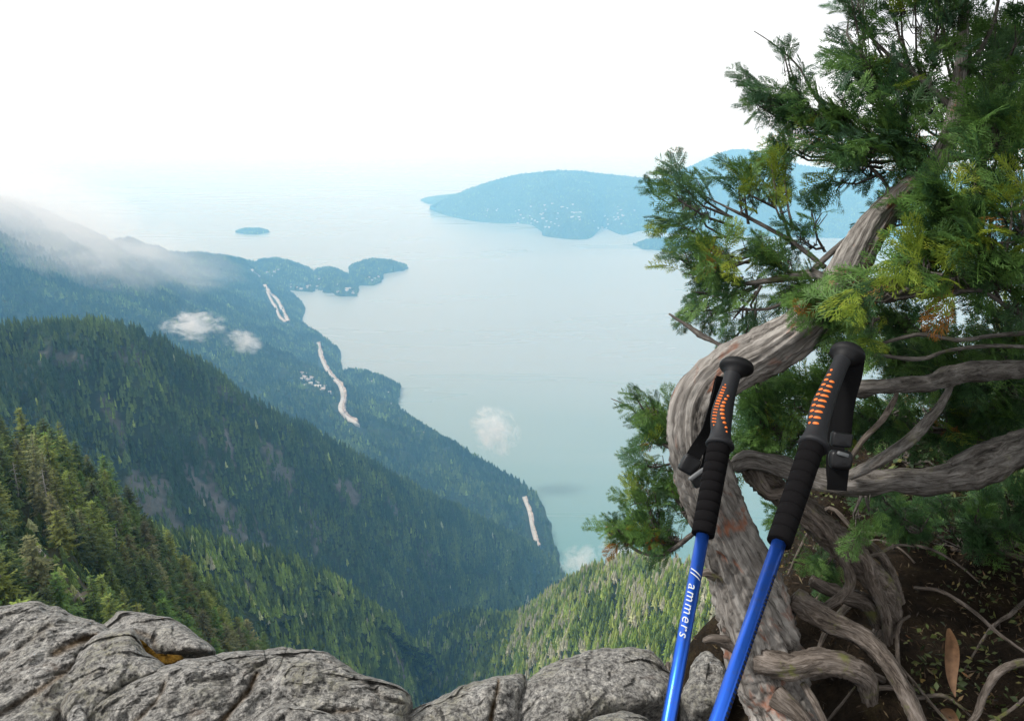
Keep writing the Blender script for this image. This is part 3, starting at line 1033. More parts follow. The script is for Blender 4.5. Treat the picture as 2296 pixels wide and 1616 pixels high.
def boulder(label, outline, zt, thick, back, cracks=(), grain=None, seed=0.0, K=300, M=84, amp=0.02, round_=4.5):
    """closed stone: shore of points in the picture laid on the level zt, domed towards the eye, deep behind"""
    O = np.array(outline, float)
    m = len(O)
    Oc = catmull(np.concatenate([O[-1:], O, O[:2]]), (m + 2) * 24 + 1)
    Oc = Oc[24:24 * (m + 1)]
    idx = np.linspace(0, len(Oc), K, endpoint=False).astype(int)
    Oc = Oc[idx]
    jit = fbm(np.c_[Oc / 38.0, np.full(K, seed)], 4)
    cen = Oc.mean(0)
    Oc = Oc + (Oc - cen) / (np.linalg.norm(Oc - cen, axis=1)[:, None] + 1e-9) * (jit * 5)[:, None]
    r = np.sin(np.linspace(math.pi / 2, 0, M)) ** 0.9
    UV = cen + (Oc - cen)[None, :, :] * r[:, None, None]
    prof = (1 - np.clip(r, 0, 1) ** round_) ** (1 / 2.2)
    rays = _F + _X * ((UV[..., 0:1] - CX) / FPX) - _U * ((UV[..., 1:2] - CY) / FPX)
    dflat = zt / rays[..., 2:3]
    dmid = dflat.mean()
    d = 0.8 * dflat + 0.2 * dmid
    rn = rays / np.linalg.norm(rays, axis=2)[..., None]
    Pf = rays * d - rn * (thick * prof)[:, None, None]
    up = np.array([0, 0, 1.0])
    nz = fbm(Pf * 3.1 + seed, 4) * 2.2 * amp + ridged(Pf * 5 + seed + 3, 4) * 0.25 * amp + fbm(Pf * 26 + seed, 4) * 0.8 * amp
    fr = np.random.default_rng(int(seed * 100))
    for cs, tilt, crk in ((0.20, 0.13, 0.002), (0.07, 0.12, 0.001)):
        flat = Pf.reshape(-1, 3)
        lo, hi = flat.min(0), flat.max(0)
        ext = hi - lo
        ncell = int(np.clip(ext[0] * max(ext[1], ext[2]) / cs ** 2 * 1.3, 8, 260))
        sd_ = flat[fr.integers(0, len(flat), ncell)]
        tv = fr.normal(0, tilt, (ncell, 3))
        q = flat + 0.14 * cs * np.stack([fbm(flat / cs * 0.8 + seed + 30 * z_, 3) for z_ in range(3)], -1)
        d2 = (q ** 2).sum(1)[:, None] - 2 * q @ sd_.T + (sd_ ** 2).sum(1)[None, :]
        i1 = d2.argmin(1)
        m1 = d2[np.arange(len(q)), i1]
        d2[np.arange(len(q)), i1] = 1e9
        edge = np.sqrt(np.maximum(d2.min(1), 0)) - np.sqrt(np.maximum(m1, 0))
        off = ((q - sd_[i1]) * tv[i1]).sum(1)
        off = np.clip(off, -0.08 * cs, 0.08 * cs) - crk * np.exp(-(edge / (0.10 * cs)) ** 2)
        nz = nz + off.reshape(nz.shape)
    moss = np.zeros(UV.shape[:2])
    if grain is not None:                        # foliation: ribs along one direction in the stone
        gdir, gamp = np.array(grain[0], float), grain[1]
        gdir /= np.linalg.norm(gdir)
        cr = np.cross(gdir, up); cr /= np.linalg.norm(cr)
        c2 = np.cross(gdir, cr)
        q = np.stack([Pf @ gdir * 2.2, Pf @ cr * 17, Pf @ c2 * 17], -1)
        rg = ridged(q + seed, 3)
        nz = nz + 0.7 * gamp * rg
        moss = np.maximum(moss, 0.8 * sstep(-0.55, -1.0, rg))
    for pts, w, dep, mo in cracks:
        pl = catmull(pts, 40)
        dist = np.full(UV.shape[:2], 1e9)
        wob = 2.5 * fbm(np.stack([UV[..., 0] / 22, UV[..., 1] / 22, np.full(UV.shape[:2], seed + 2)], -1), 2)
        for a, b in zip(pl[:-1], pl[1:]):
            e = b - a
            ww = UV - a
            tt = np.clip((ww @ e) / (e @ e + 1e-9), 0, 1)
            dist = np.minimum(dist, np.linalg.norm(ww - tt[..., None] * e, axis=2))
        dist = np.abs(dist + wob)
        nz = nz - 0.55 * dep * np.exp(-(dist / w) ** 2)
        moss = np.maximum(moss, mo * np.exp(-(dist / (w * 0.95)) ** 2))
    Pf = Pf - rn * (nz * (0.25 + 0.75 * sstep(0, 0.5, prof))[:, None])[..., None]
    Pb = rays * d + rn * (back * 0.35 * prof)[:, None, None] - up * (back * prof)[:, None, None]
    Pb = Pb + rn * (fbm(Pb * 3 + seed + 9, 3) * amp)[..., None]
    V = np.concatenate([Pf.reshape(-1, 3), Pb[1:].reshape(-1, 3)])
    f1 = gridfaces(M, K, True)
    idb = np.concatenate([np.arange(K), M * K + np.arange((M - 1) * K)])
    f2 = idb[gridfaces(M, K, True)][:, ::-1]
    mo = np.concatenate([moss.ravel(), np.zeros((M - 1) * K)])
    c = V.mean(0)
    me = mesh('boulder', V - c, np.concatenate([f1, f2]), True, {'moss': mo})
    o = link('boulder', me, M_ROCK, None, tuple(c))
    tag(o, label, 'boulder')
    return o

def moss_cushion(label, outline, zt, seed):
    o = boulder(label, outline, zt, 0.03, 0.1, seed=seed, K=90, M=24, amp=0.008)
    o.name = 'moss_cushion'
    o.data.materials.clear()
    o.data.materials.append(M_MOSSC)
    o['category'] = 'moss'
_t = NT('ochre_moss')
_mg = _t.node('ShaderNodeNewGeometry')
_mn = _t.noise(_mg.outputs['Position'], 120, 5, 0.75)
_t.set(Base_Color=_t.ramp(_mn, [(0.3, (0.035, 0.02, 0.005)), (0.5, (0.16, 0.085, 0.014)), (0.7, (0.24, 0.16, 0.03))]), Roughness=1.0, Specular_IOR_Level=0.05)
_t.bump(_mn, 1.0, 0.02)
M_MOSSC = _t.m

boulder('big ribbed grey boulder with rust brown seams, highest of the ledge',
        [(-160, 1420), (-60, 1375), (30, 1352), (78, 1346), (128, 1360), (165, 1378), (215, 1392), (245, 1420), (215, 1470), (200, 1540), (140, 1620), (60, 1700), (-140, 1720), (-220, 1560)],
        -1.16, 0.16, 0.5, grain=((0.75, 0.5, 0.15), 0.011), seed=1.1, amp=0.02,
        cracks=[([(120, 1465), (170, 1440), (215, 1425)], 9, 0.03, 1.0), ([(0, 1600), (110, 1530), (190, 1475)], 7, 0.03, 0.7), ([(-40, 1500), (60, 1440), (110, 1400)], 6, 0.02, 0.3)])
boulder('flat topped grey boulder standing behind the dark faced block',
        [(222, 1408), (250, 1382), (268, 1369), (330, 1374), (392, 1388), (440, 1420), (484, 1458), (440, 1466), (380, 1474), (330, 1470), (290, 1450), (235, 1440)],
        -1.20, 0.11, 0.4, seed=2.2, amp=0.014, cracks=[([(300, 1415), (340, 1430), (345, 1460)], 7, 0.015, 0.5)], K=180, M=50)
boulder('grey block with a dark sloping face beside the orange moss crack',
        [(165, 1470), (210, 1425), (262, 1408), (300, 1415), (330, 1455), (372, 1498), (330, 1520), (270, 1560), (215, 1610), (150, 1640), (120, 1600), (135, 1530)],
        -1.14, 0.13, 0.4, grain=((0.75, 0.5, 0.15), 0.005), seed=3.7, amp=0.015, K=190, M=54)
boulder('long lichen speckled boulder cut by brown cracks in the middle of the ledge',
        [(196, 1600), (262, 1546), (345, 1500), (410, 1478), (440, 1474), (520, 1462), (560, 1456), (640, 1453), (715, 1458), (748, 1470), (792, 1502), (850, 1522), (900, 1540), (924, 1562), (918, 1600), (880, 1650), (600, 1700), (260, 1690)],
        -1.13, 0.15, 0.55, seed=4.4, amp=0.02, K=460, M=110,
        cracks=[([(480, 1640), (520, 1590), (555, 1550), (575, 1510)], 6, 0.035, 1.0), ([(300, 1620), (350, 1570), (370, 1530)], 5, 0.025, 0.6),
                ([(420, 1530), (540, 1510), (600, 1480)], 5, 0.02, 0.1), ([(640, 1610), (700, 1600), (800, 1590)], 7, 0.025, 0.5), ([(700, 1460), (770, 1500), (800, 1520)], 4, 0.02, 0.0), ([(830, 1530), (850, 1560), (900, 1575)], 5, 0.03, 0.2)])
boulder('low grey stone wedged in front of the long lichen speckled boulder',
        [(560, 1640), (592, 1592), (640, 1580), (700, 1588), (760, 1610), (800, 1650), (700, 1700), (600, 1700)], -1.06, 0.07, 0.3, seed=5.2, amp=0.012, K=150, M=40)
boulder('grey boulder split by two mossy cracks, left of the round boulder at the poles',
        [(880, 1625), (930, 1588), (990, 1560), (1042, 1535), (1090, 1520), (1140, 1512), (1178, 1516), (1176, 1560), (1160, 1620), (1130, 1690), (900, 1700)],
        -1.17, 0.11, 0.5, seed=6.8, amp=0.016, K=220, M=56,
        cracks=[([(1118, 1525), (1112, 1560), (1100, 1610), (1096, 1660)], 5, 0.04, 1.0)])
boulder('large smooth rounded grey boulder behind the blue pole tips',
        [(1152, 1640), (1150, 1590), (1172, 1536), (1226, 1492), (1290, 1468), (1360, 1453), (1430, 1452), (1470, 1466), (1500, 1500), (1530, 1540), (1500, 1580), (1420, 1600), (1300, 1625), (1220, 1660)],
        -1.17, 0.13, 0.5, seed=7.9, amp=0.012, K=260, M=64)
boulder('small grey boulder between the poles and the trunk',
        [(1530, 1560), (1545, 1510), (1566, 1468), (1592, 1462), (1620, 1490), (1640, 1540), (1620, 1590), (1560, 1600)], -1.14, 0.07, 0.3, seed=8.3, amp=0.012, K=140, M=40)
boulder('low pale stone at the foot of the large rounded boulder',
        [(1290, 1640), (1340, 1606), (1400, 1596), (1450, 1608), (1470, 1650), (1400, 1690), (1310, 1690)], -1.05, 0.06, 0.3, seed=9.5, amp=0.01, K=140, M=40)
boulder('tiny dark pebble with a white cap below the ribbed boulder',
        [(152, 1616), (158, 1590), (172, 1580), (185, 1588), (190, 1616), (180, 1640), (158, 1640)], -1.01, 0.03, 0.08, seed=10.5, amp=0.004, K=60, M=20)

moss_cushion('ochre brown moss filling the crack behind the dark faced block', [(298, 1436), (316, 1432), (336, 1452), (366, 1470), (404, 1468), (408, 1482), (372, 1494), (342, 1484), (316, 1462)], -1.12, 21.0)
# ================================================================== THE OLD CEDAR ON THE LEDGE
M_BARK = mat_bark('weathered_cedar_bark', (0.04, 0.034, 0.029), (0.18, 0.163, 0.147), (0.39, 0.365, 0.335), red=(0.33, 0.115, 0.055), redamt=0.07, stretch=0.07)
M_LIMB = mat_bark('cedar_limb_bark', (0.028, 0.023, 0.02), (0.09, 0.08, 0.07), (0.22, 0.205, 0.19), scale=1.3, moss=0.5)
M_ROOT = mat_bark('cedar_root_bark', (0.026, 0.02, 0.016), (0.09, 0.072, 0.058), (0.24, 0.205, 0.18), red=(0.20, 0.10, 0.05), redamt=0.0, scale=1.2, moss=0.75)
M_TWIG = mat_bark('twig_bark', (0.03, 0.025, 0.022), (0.085, 0.073, 0.064), (0.18, 0.165, 0.15), scale=4)

cedar = empty('cedar_tree', tuple(PD(1700, 1500, 1.40)))
tag(cedar, 'gnarled old cedar with a bent grey trunk growing at the edge of the ledge', 'tree')
CB = np.array(cedar.location)

def wood(name, pts, mat, seg=10, n=None, bark=0.12, lob=3, twist=0.0, label=None, fine=1.0):
    """pts: (u, v, depth, width in picture units)"""
    path = np.array([PD(u, v, d) for u, v, d, w in pts]) - CB
    if name == 'root': pts = [(u, v, d, w * 0.86) for u, v, d, w in pts]; fine = 1.4
    if name in ('limb', 'branch'): pts = [(u, v, d, w * 0.88) for u, v, d, w in pts]; fine = 1.3; bark = bark * 1.6
    rad = [w * d / FPX / 2 for u, v, d, w in pts]
    me = tube_mesh(name, path, rad, seg, n, bark, rng.uniform(0, 50), twist, lob, True, fine)
    o = link(name, me, mat, cedar)
    if label: o['label'] = label
    return o

wood('trunk', [(1860, 1960, 1.37, 190), (1830, 1810, 1.36, 165), (1790, 1680, 1.36, 150), (1745, 1570, 1.40, 150), (1712, 1480, 1.41, 168), (1690, 1385, 1.39, 165), (1655, 1270, 1.36, 142), (1620, 1170, 1.32, 126),
               (1583, 1075, 1.28, 126), (1560, 985, 1.25, 112), (1562, 915, 1.24, 108), (1590, 868, 1.24, 106), (1650, 822, 1.235, 104), (1725, 785, 1.23, 104),
               (1800, 738, 1.22, 98), (1862, 675, 1.22, 90), (1912, 590, 1.23, 80), (1958, 510, 1.25, 66), (2020, 440, 1.27, 52), (2085, 385, 1.29, 42), (2130, 300, 1.31, 36),
               (2150, 190, 1.33, 28), (2160, 60, 1.35, 22), (2165, -90, 1.36, 18), (2180, -400, 1.36, 14), (2170, -800, 1.36, 6)], M_BARK, 84, 420, 0.17, 3, 2.2, fine=1.6)
# limbs
wood('limb', [(1850, 690, 1.25, 70), (1950, 655, 1.30, 66), (2060, 640, 1.34, 64), (2170, 632, 1.36, 66), (2300, 605, 1.40, 60), (2450, 570, 1.45, 50)], M_LIMB, 18, 70, 0.18, label='thick dark limb reaching sideways from the fork')
wood('limb', [(1860, 885, 1.17, 30), (1915, 872, 1.14, 46), (1990, 866, 1.14, 44), (2080, 858, 1.17, 46), (2160, 836, 1.22, 46), (2300, 828, 1.28, 50), (2420, 835, 1.32, 50)], M_LIMB, 16, 60, 0.2)
wood('limb', [(1650, 1045, 1.33, 44), (1690, 1032, 1.31, 50), (1790, 1060, 1.28, 56), (1900, 1086, 1.25, 60), (2000, 1078, 1.24, 58), (2110, 1072, 1.24, 66), (2210, 1046, 1.26, 74), (2310, 1000, 1.30, 72), (2450, 950, 1.36, 60)],
     M_LIMB, 20, 90, 0.2, label='weathered limb running level behind the poles')
wood('limb', [(2130, 1040, 1.24, 20), (2190, 1010, 1.26, 28), (2250, 990, 1.29, 34), (2330, 968, 1.33, 34)], M_LIMB, 12, 30, 0.15)
wood('branch', [(1905, 1066, 1.22, 24), (1960, 1040, 1.20, 30), (2040, 985, 1.20, 30), (2100, 920, 1.22, 22), (2128, 870, 1.25, 14), (2136, 830, 1.28, 10)], M_LIMB, 12, 44, 0.14)
wood('branch', [(1903, 1035, 1.19, 10), (1935, 985, 1.18, 14), (1975, 945, 1.18, 16), (2000, 905, 1.2, 15), (2012, 880, 1.22, 8)], M_ROOT, 9, 30, 0.1)
wood('branch', [(1960, 775, 1.18, 9), (2060, 750, 1.16, 11), (2150, 762, 1.16, 12), (2230, 752, 1.18, 12), (2330, 745, 1.2, 14)], M_LIMB, 8, 40, 0.12)
wood('branch', [(1850, 790, 1.2, 8), (1960, 795, 1.17, 10), (2060, 805, 1.16, 11), (2130, 785, 1.17, 10), (2230, 775, 1.19, 10), (2330, 780, 1.22, 10)], M_LIMB, 8, 44, 0.12)
wood('branch', [(2075, 690, 1.15, 8), (2130, 660, 1.15, 11), (2200, 652, 1.16, 11), (2260, 690, 1.18, 10), (2320, 720, 1.2, 8)], M_LIMB, 8, 36, 0.1)
wood('branch', [(1500, 704, 1.33, 5), (1545, 733, 1.31, 12), (1565, 748, 1.30, 18), (1600, 765, 1.28, 13), (1650, 795, 1.25, 17)], M_TWIG, 7, 30, 0.22, label='dead grey twig stub pointing out over the water')
wood('branch', [(1865, 640, 1.22, 30), (1825, 615, 1.23, 26), (1770, 622, 1.26, 20), (1700, 632, 1.29, 14), (1640, 640, 1.31, 8)], M_LIMB, 9, 36, 0.12)
wood('branch', [(1810, 620, 1.24, 18), (1860, 570, 1.25, 17), (1920, 520, 1.27, 17), (1965, 470, 1.29, 14), (1990, 420, 1.31, 10), (1935, 360, 1.33, 7)], M_LIMB, 8, 36, 0.1)
wood('branch', [(1850, 600, 1.26, 14), (1780, 545, 1.28, 12), (1700, 500, 1.30, 10), (1640, 470, 1.31, 7), (1580, 440, 1.32, 4)], M_TWIG, 7, 36, 0.1)
wood('branch', [(1800, 650, 1.25, 12), (1730, 690, 1.26, 9), (1650, 690, 1.28, 7), (1600, 660, 1.30, 5)], M_TWIG, 7, 30, 0.1)
wood('branch', [(1780, 560, 1.29, 9), (1760, 500, 1.30, 8), (1740, 430, 1.31, 6), (1730, 370, 1.32, 4)], M_TWIG, 6, 30, 0.1)
wood('branch', [(2090, 380, 1.30, 26), (2020, 345, 1.31, 22), (1940, 310, 1.32, 16), (1860, 280, 1.33, 12), (1780, 250, 1.34, 8), (1710, 220, 1.35, 4)], M_LIMB, 8, 44, 0.1)
wood('branch', [(2140, 250, 1.33, 16), (2080, 190, 1.34, 14), (2000, 130, 1.35, 10), (1930, 60, 1.36, 6), (1890, 0, 1.37, 4)], M_LIMB, 7, 40, 0.1)
wood('branch', [(1880, 285, 1.33, 9), (1830, 220, 1.34, 7), (1790, 150, 1.35, 5), (1735, 100, 1.36, 3.5), (1690, 70, 1.37, 2)], M_TWIG, 6, 36, 0.1)
wood('branch', [(2150, 180, 1.34, 18), (2200, 110, 1.35, 14), (2230, 40, 1.36, 10), (2250, -60, 1.37, 6)], M_LIMB, 7, 36, 0.1)
wood('branch', [(2110, 360, 1.30, 20), (2180, 345, 1.30, 18), (2250, 300, 1.31, 14), (2330, 260, 1.33, 10)], M_LIMB, 7, 36, 0.1)
wood('branch', [(2200, 620, 1.36, 18), (2195, 520, 1.33, 16), (2190, 420, 1.31, 12), (2210, 330, 1.3, 8)], M_LIMB, 7, 36, 0.1)
wood('branch', [(1625, 1130, 1.36, 14), (1560, 1190, 1.40, 14), (1490, 1240, 1.44, 11), (1430, 1235, 1.46, 8), (1380, 1190, 1.48, 5)], M_TWIG, 7, 36, 0.12)
wood('branch', [(1590, 1020, 1.34, 12), (1530, 1010, 1.40, 10), (1470, 985, 1.44, 7), (1420, 920, 1.47, 4), (1370, 893, 1.48, 2)], M_TWIG, 7, 36, 0.12)
wood('limb', [(1655, 1022, 1.34, 40), (1700, 1070, 1.34, 60), (1760, 1110, 1.33, 62), (1815, 1140, 1.33, 60), (1860, 1190, 1.35, 56)], M_ROOT, 18, 50, 0.3, 3, 5, label='knotted wood behind the darker pole grip')
wood('limb', [(1690, 1050, 1.32, 30), (1720, 1100, 1.31, 34), (1765, 1095, 1.30, 36), (1800, 1070, 1.30, 30)], M_ROOT, 12, 36, 0.3)
wood('root', [(1820, 1300, 1.42, 30), (1880, 1330, 1.42, 40), (1940, 1350, 1.43, 40), (1970, 1400, 1.44, 34)], M_ROOT, 12, 36, 0.28)
wood('root', [(1900, 1200, 1.40, 24), (1960, 1230, 1.42, 26), (2000, 1290, 1.45, 26), (2020, 1350, 1.47, 22)], M_ROOT, 10, 36, 0.25)
# roots
wood('root', [(1770, 1120, 1.30, 46), (1820, 1165, 1.32, 66), (1880, 1215, 1.35, 72), (1935, 1270, 1.38, 66), (1985, 1335, 1.42, 62), (1995, 1400, 1.46, 56), (1960, 1440, 1.48, 40)], M_ROOT, 22, 80, 0.26, 3, 4)
wood('root', [(1800, 1130, 1.29, 20), (1850, 1180, 1.30, 26), (1890, 1250, 1.33, 26), (1905, 1310, 1.37, 26), (1850, 1360, 1.40, 22), (1790, 1370, 1.41, 14)], M_ROOT, 12, 60, 0.2)
wood('root', [(1860, 1190, 1.33, 26), (1930, 1240, 1.34, 30), (1960, 1310, 1.36, 32), (1985, 1380, 1.40, 26), (1990, 1440, 1.43, 24)], M_ROOT, 12, 60, 0.2)
wood('root', [(1780, 1340, 1.38, 60), (1850, 1385, 1.36, 56), (1930, 1425, 1.34, 50), (1985, 1480, 1.32, 46), (2025, 1545, 1.30, 44), (2060, 1620, 1.28, 44), (2085, 1720, 1.27, 40)], M_ROOT, 20, 90, 0.24, 3, 3,
     label='long pale root running down over the dark soil')
wood('root', [(1700, 1475, 1.36, 90), (1770, 1492, 1.33, 74), (1840, 1482, 1.31, 62), (1900, 1492, 1.30, 62), (1940, 1522, 1.31, 56), (1950, 1570, 1.34, 40)], M_ROOT, 20, 70, 0.2, 3, 3, label='thick knuckled root bulging at the foot of the trunk')
wood('root', [(1740, 1560, 1.34, 60), (1790, 1600, 1.31, 46), (1830, 1660, 1.29, 40), (1850, 1740, 1.28, 36)], M_ROOT, 14, 40, 0.2)
wood('root', [(1800, 1530, 1.33, 18), (1830, 1580, 1.31, 20), (1860, 1640, 1.3, 18)], M_ROOT, 9, 26, 0.16)
wood('root', [(2050, 1318, 1.46, 8), (2110, 1325, 1.42, 10), (2180, 1368, 1.38, 10), (2240, 1420, 1.35, 9), (2310, 1470, 1.33, 8)], M_ROOT, 8, 40, 0.12)
wood('root', [(2130, 1660, 1.24, 14), (2185, 1610, 1.25, 18), (2205, 1560, 1.26, 20), (2235, 1510, 1.27, 22), (2280, 1487, 1.28, 22), (2340, 1480, 1.3, 22)], M_ROOT, 10, 44, 0.16)
wood('root', [(2040, 1380, 1.44, 7), (2015, 1400, 1.42, 10), (2012, 1450, 1.39, 11), (2018, 1500, 1.36, 9), (2050, 1550, 1.34, 7)], M_ROOT, 8, 36, 0.14)
wood('root', [(1990, 1460, 1.40, 9), (2050, 1530, 1.36, 8), (2100, 1590, 1.33, 9), (2150, 1640, 1.31, 8)], M_ROOT, 8, 30, 0.14)
wood('root', [(1930, 1250, 1.36, 12), (1970, 1240, 1.38, 9), (2010, 1222, 1.42, 6), (2050, 1225, 1.46, 4)], M_ROOT, 7, 24, 0.1)
wood('stub', [(1640, 1305, 1.34, 30), (1590, 1285, 1.33, 22), (1572, 1288, 1.33, 8)], M_ROOT, 8, 14, 0.3)
wood('stub', [(1660, 1450, 1.36, 40), (1605, 1432, 1.34, 22), (1578, 1436, 1.34, 12)], M_ROOT, 8, 14, 0.3)
#wood('knot', [(1700, 1060, 1.30, 30), (1680, 1040, 1.28, 46), (1690, 1015, 1.27, 40), (1730, 1020, 1.27, 26)], M_LIMB, 14, 26, 0.3)

for k in range(26):
    x0, y0 = rng.uniform(0.42, 1.3), rng.uniform(0.95, 1.9)
    an = rng.uniform(0, 6.28)
    L = rng.uniform(0.10, 0.32)
    pp = []
    for q in range(5):
        f = q / 4
        x, y = x0 + math.cos(an) * L * f + rng.normal(0, 0.006), y0 + math.sin(an) * L * f + rng.normal(0, 0.006)
        pp.append(np.array([x, y, float(ledge_z(np.array([x]), np.array([y]))[0]) + 0.008 + 0.05 * math.sin(f * 3.1) * rng.random()]) - CB)
    w = rng.uniform(0.0025, 0.008)
    link('root', tube_mesh('root', pp, [w, w * 1.1, w, w * 0.8, w * 0.4], 7, 22, 0.2, rng.uniform(0, 9)), M_ROOT, cedar)
# ---- foliage sprays
def spray_mesh(seed, nb=10, sub=5, droop=0.35):
    """flat fan of scale-leaf twiglets, length 1 along +X, slightly cupped"""
    r = np.random.default_rng(seed)
    V, Fc = [], []
    def strip(p, q, w0, w1):
        d = q - p
        L = np.linalg.norm(d)
        if L < 1e-6: return
        s = np.cross(d / L, [0, 0, 1.0])
        s /= np.linalg.norm(s) + 1e-9
        s = s + np.array([0, 0, r.normal(0, 0.35)])
        b = len(V)
        V.extend([tuple(p - s * w0), tuple(p + s * w0), tuple(q + s * w1), tuple(q - s * w1)])
        Fc.append((b, b + 1, b + 2, b + 3))
    bend = r.normal(0, 0.15)
    def rib(f):
        return np.array([f, bend * f * f, 0.12 * f - droop * f * f])
    for k in range(6):
        strip(rib(k / 6), rib((k + 1) / 6), 0.012 * (1 - k / 8), 0.012 * (1 - (k + 1) / 8))
    for k in range(nb):
        f = 0.12 + 0.86 * k / nb
        L = 0.46 * math.sin(math.pi * min(1, 0.16 + 0.84 * f) ** 0.8) ** 0.8 * r.uniform(0.75, 1.15) + 0.07
        for sg in (-1, 1):
            if r.random() < 0.1: continue
            a = sg * r.uniform(0.62, 0.95)
            p0 = rib(f + (0.03 if sg > 0 else 0))
            d = np.array([math.cos(a), math.sin(a), 0])
            tip = p0 + d * L + np.array([L * 0.12, 0, -0.35 * L * L - 0.05 * L + r.normal(0, 0.02)])
            midp = (p0 + tip) / 2 + np.array([-0.03 * L, sg * 0.03 * L, 0.05 * L])
            strip(p0, midp, 0.009, 0.009)
            strip(midp, tip, 0.009, 0.0035)
            ns = max(2, int(sub * L / 0.45))
            for j in range(ns):
                g = 0.18 + 0.75 * j / ns
                q = p0 * (1 - g) ** 2 + 2 * g * (1 - g) * midp + g * g * tip
                l2 = (0.11 * (1 - 0.55 * g) + 0.03) * r.uniform(0.8, 1.25)
                for s2 in (-1, 1):
                    a2 = a + s2 * r.uniform(0.5, 0.8)
                    e = q + np.array([math.cos(a2) * l2, math.sin(a2) * l2, -0.15 * l2 + r.normal(0, 0.012)])
                    strip(q, e, 0.0118, 0.0055)
    return np.array(V), Fc

def mat_frond(name, dark, light, tip):
    t = NT(name)
    oi = t.node('ShaderNodeObjectInfo')
    geo = t.node('ShaderNodeNewGeometry')
    nz = t.noise(geo.outputs['Position'], 28, 4, 0.7)
    c = t.ramp(nz, [(0.3, dark), (0.58, light), (0.78, tip)])
    isl = t.math('ADD', t.math('MULTIPLY', geo.outputs['Random Per Island'], 0.5), 0.75)
    hs = t.node('ShaderNodeHueSaturation')
    t.link(c, hs.inputs['Color'])
    t.link(isl, hs.inputs['Value'])
    t.set(Base_Color=hs.outputs['Color'], Roughness=0.55, Specular_IOR_Level=0.35)
    # thin leaves let some daylight through
    tr = t.node('ShaderNodeBsdfTranslucent')
    t.link(hs.outputs['Color'], tr.inputs['Color'])
    mx = t.node('ShaderNodeMixShader')
    mx.inputs['Fac'].default_value = 0.38
    t.link(t.b.outputs['BSDF'], mx.inputs[1])
    t.link(tr.outputs['BSDF'], mx.inputs[2])
    t.link(mx.outputs['Shader'], t.out.inputs['Surface'])
    return t.m
FR = [mat_frond('cedar_green', (0.04, 0.092, 0.024), (0.115, 0.225, 0.05), (0.22, 0.345, 0.08)),
      mat_frond('cedar_deep_green', (0.018, 0.05, 0.02), (0.06, 0.14, 0.045), (0.13, 0.24, 0.07)),
      mat_frond('cedar_yellow_green', (0.10, 0.17, 0.018), (0.24, 0.31, 0.035), (0.38, 0.33, 0.04)),
      mat_frond('cedar_rust', (0.16, 0.07, 0.015), (0.36, 0.16, 0.03), (0.42, 0.24, 0.05)),
      mat_frond('cedar_bluegreen', (0.035, 0.08, 0.05), (0.10, 0.20, 0.105), (0.19, 0.30, 0.16))]
SPR = [spray_mesh(k, 9 + k % 3, 5, (0.2, 0.45, 0.3, 0.6, 0.1)[k]) for k in range(5)]
SPR_ME = {}
def spray_data(k, m):
    if (k, m) not in SPR_ME:
        me = mesh('foliage_spray', SPR[k][0], SPR[k][1], False)
        me.materials.append(FR[m])
        SPR_ME[(k, m)] = me
    return SPR_ME[(k, m)]

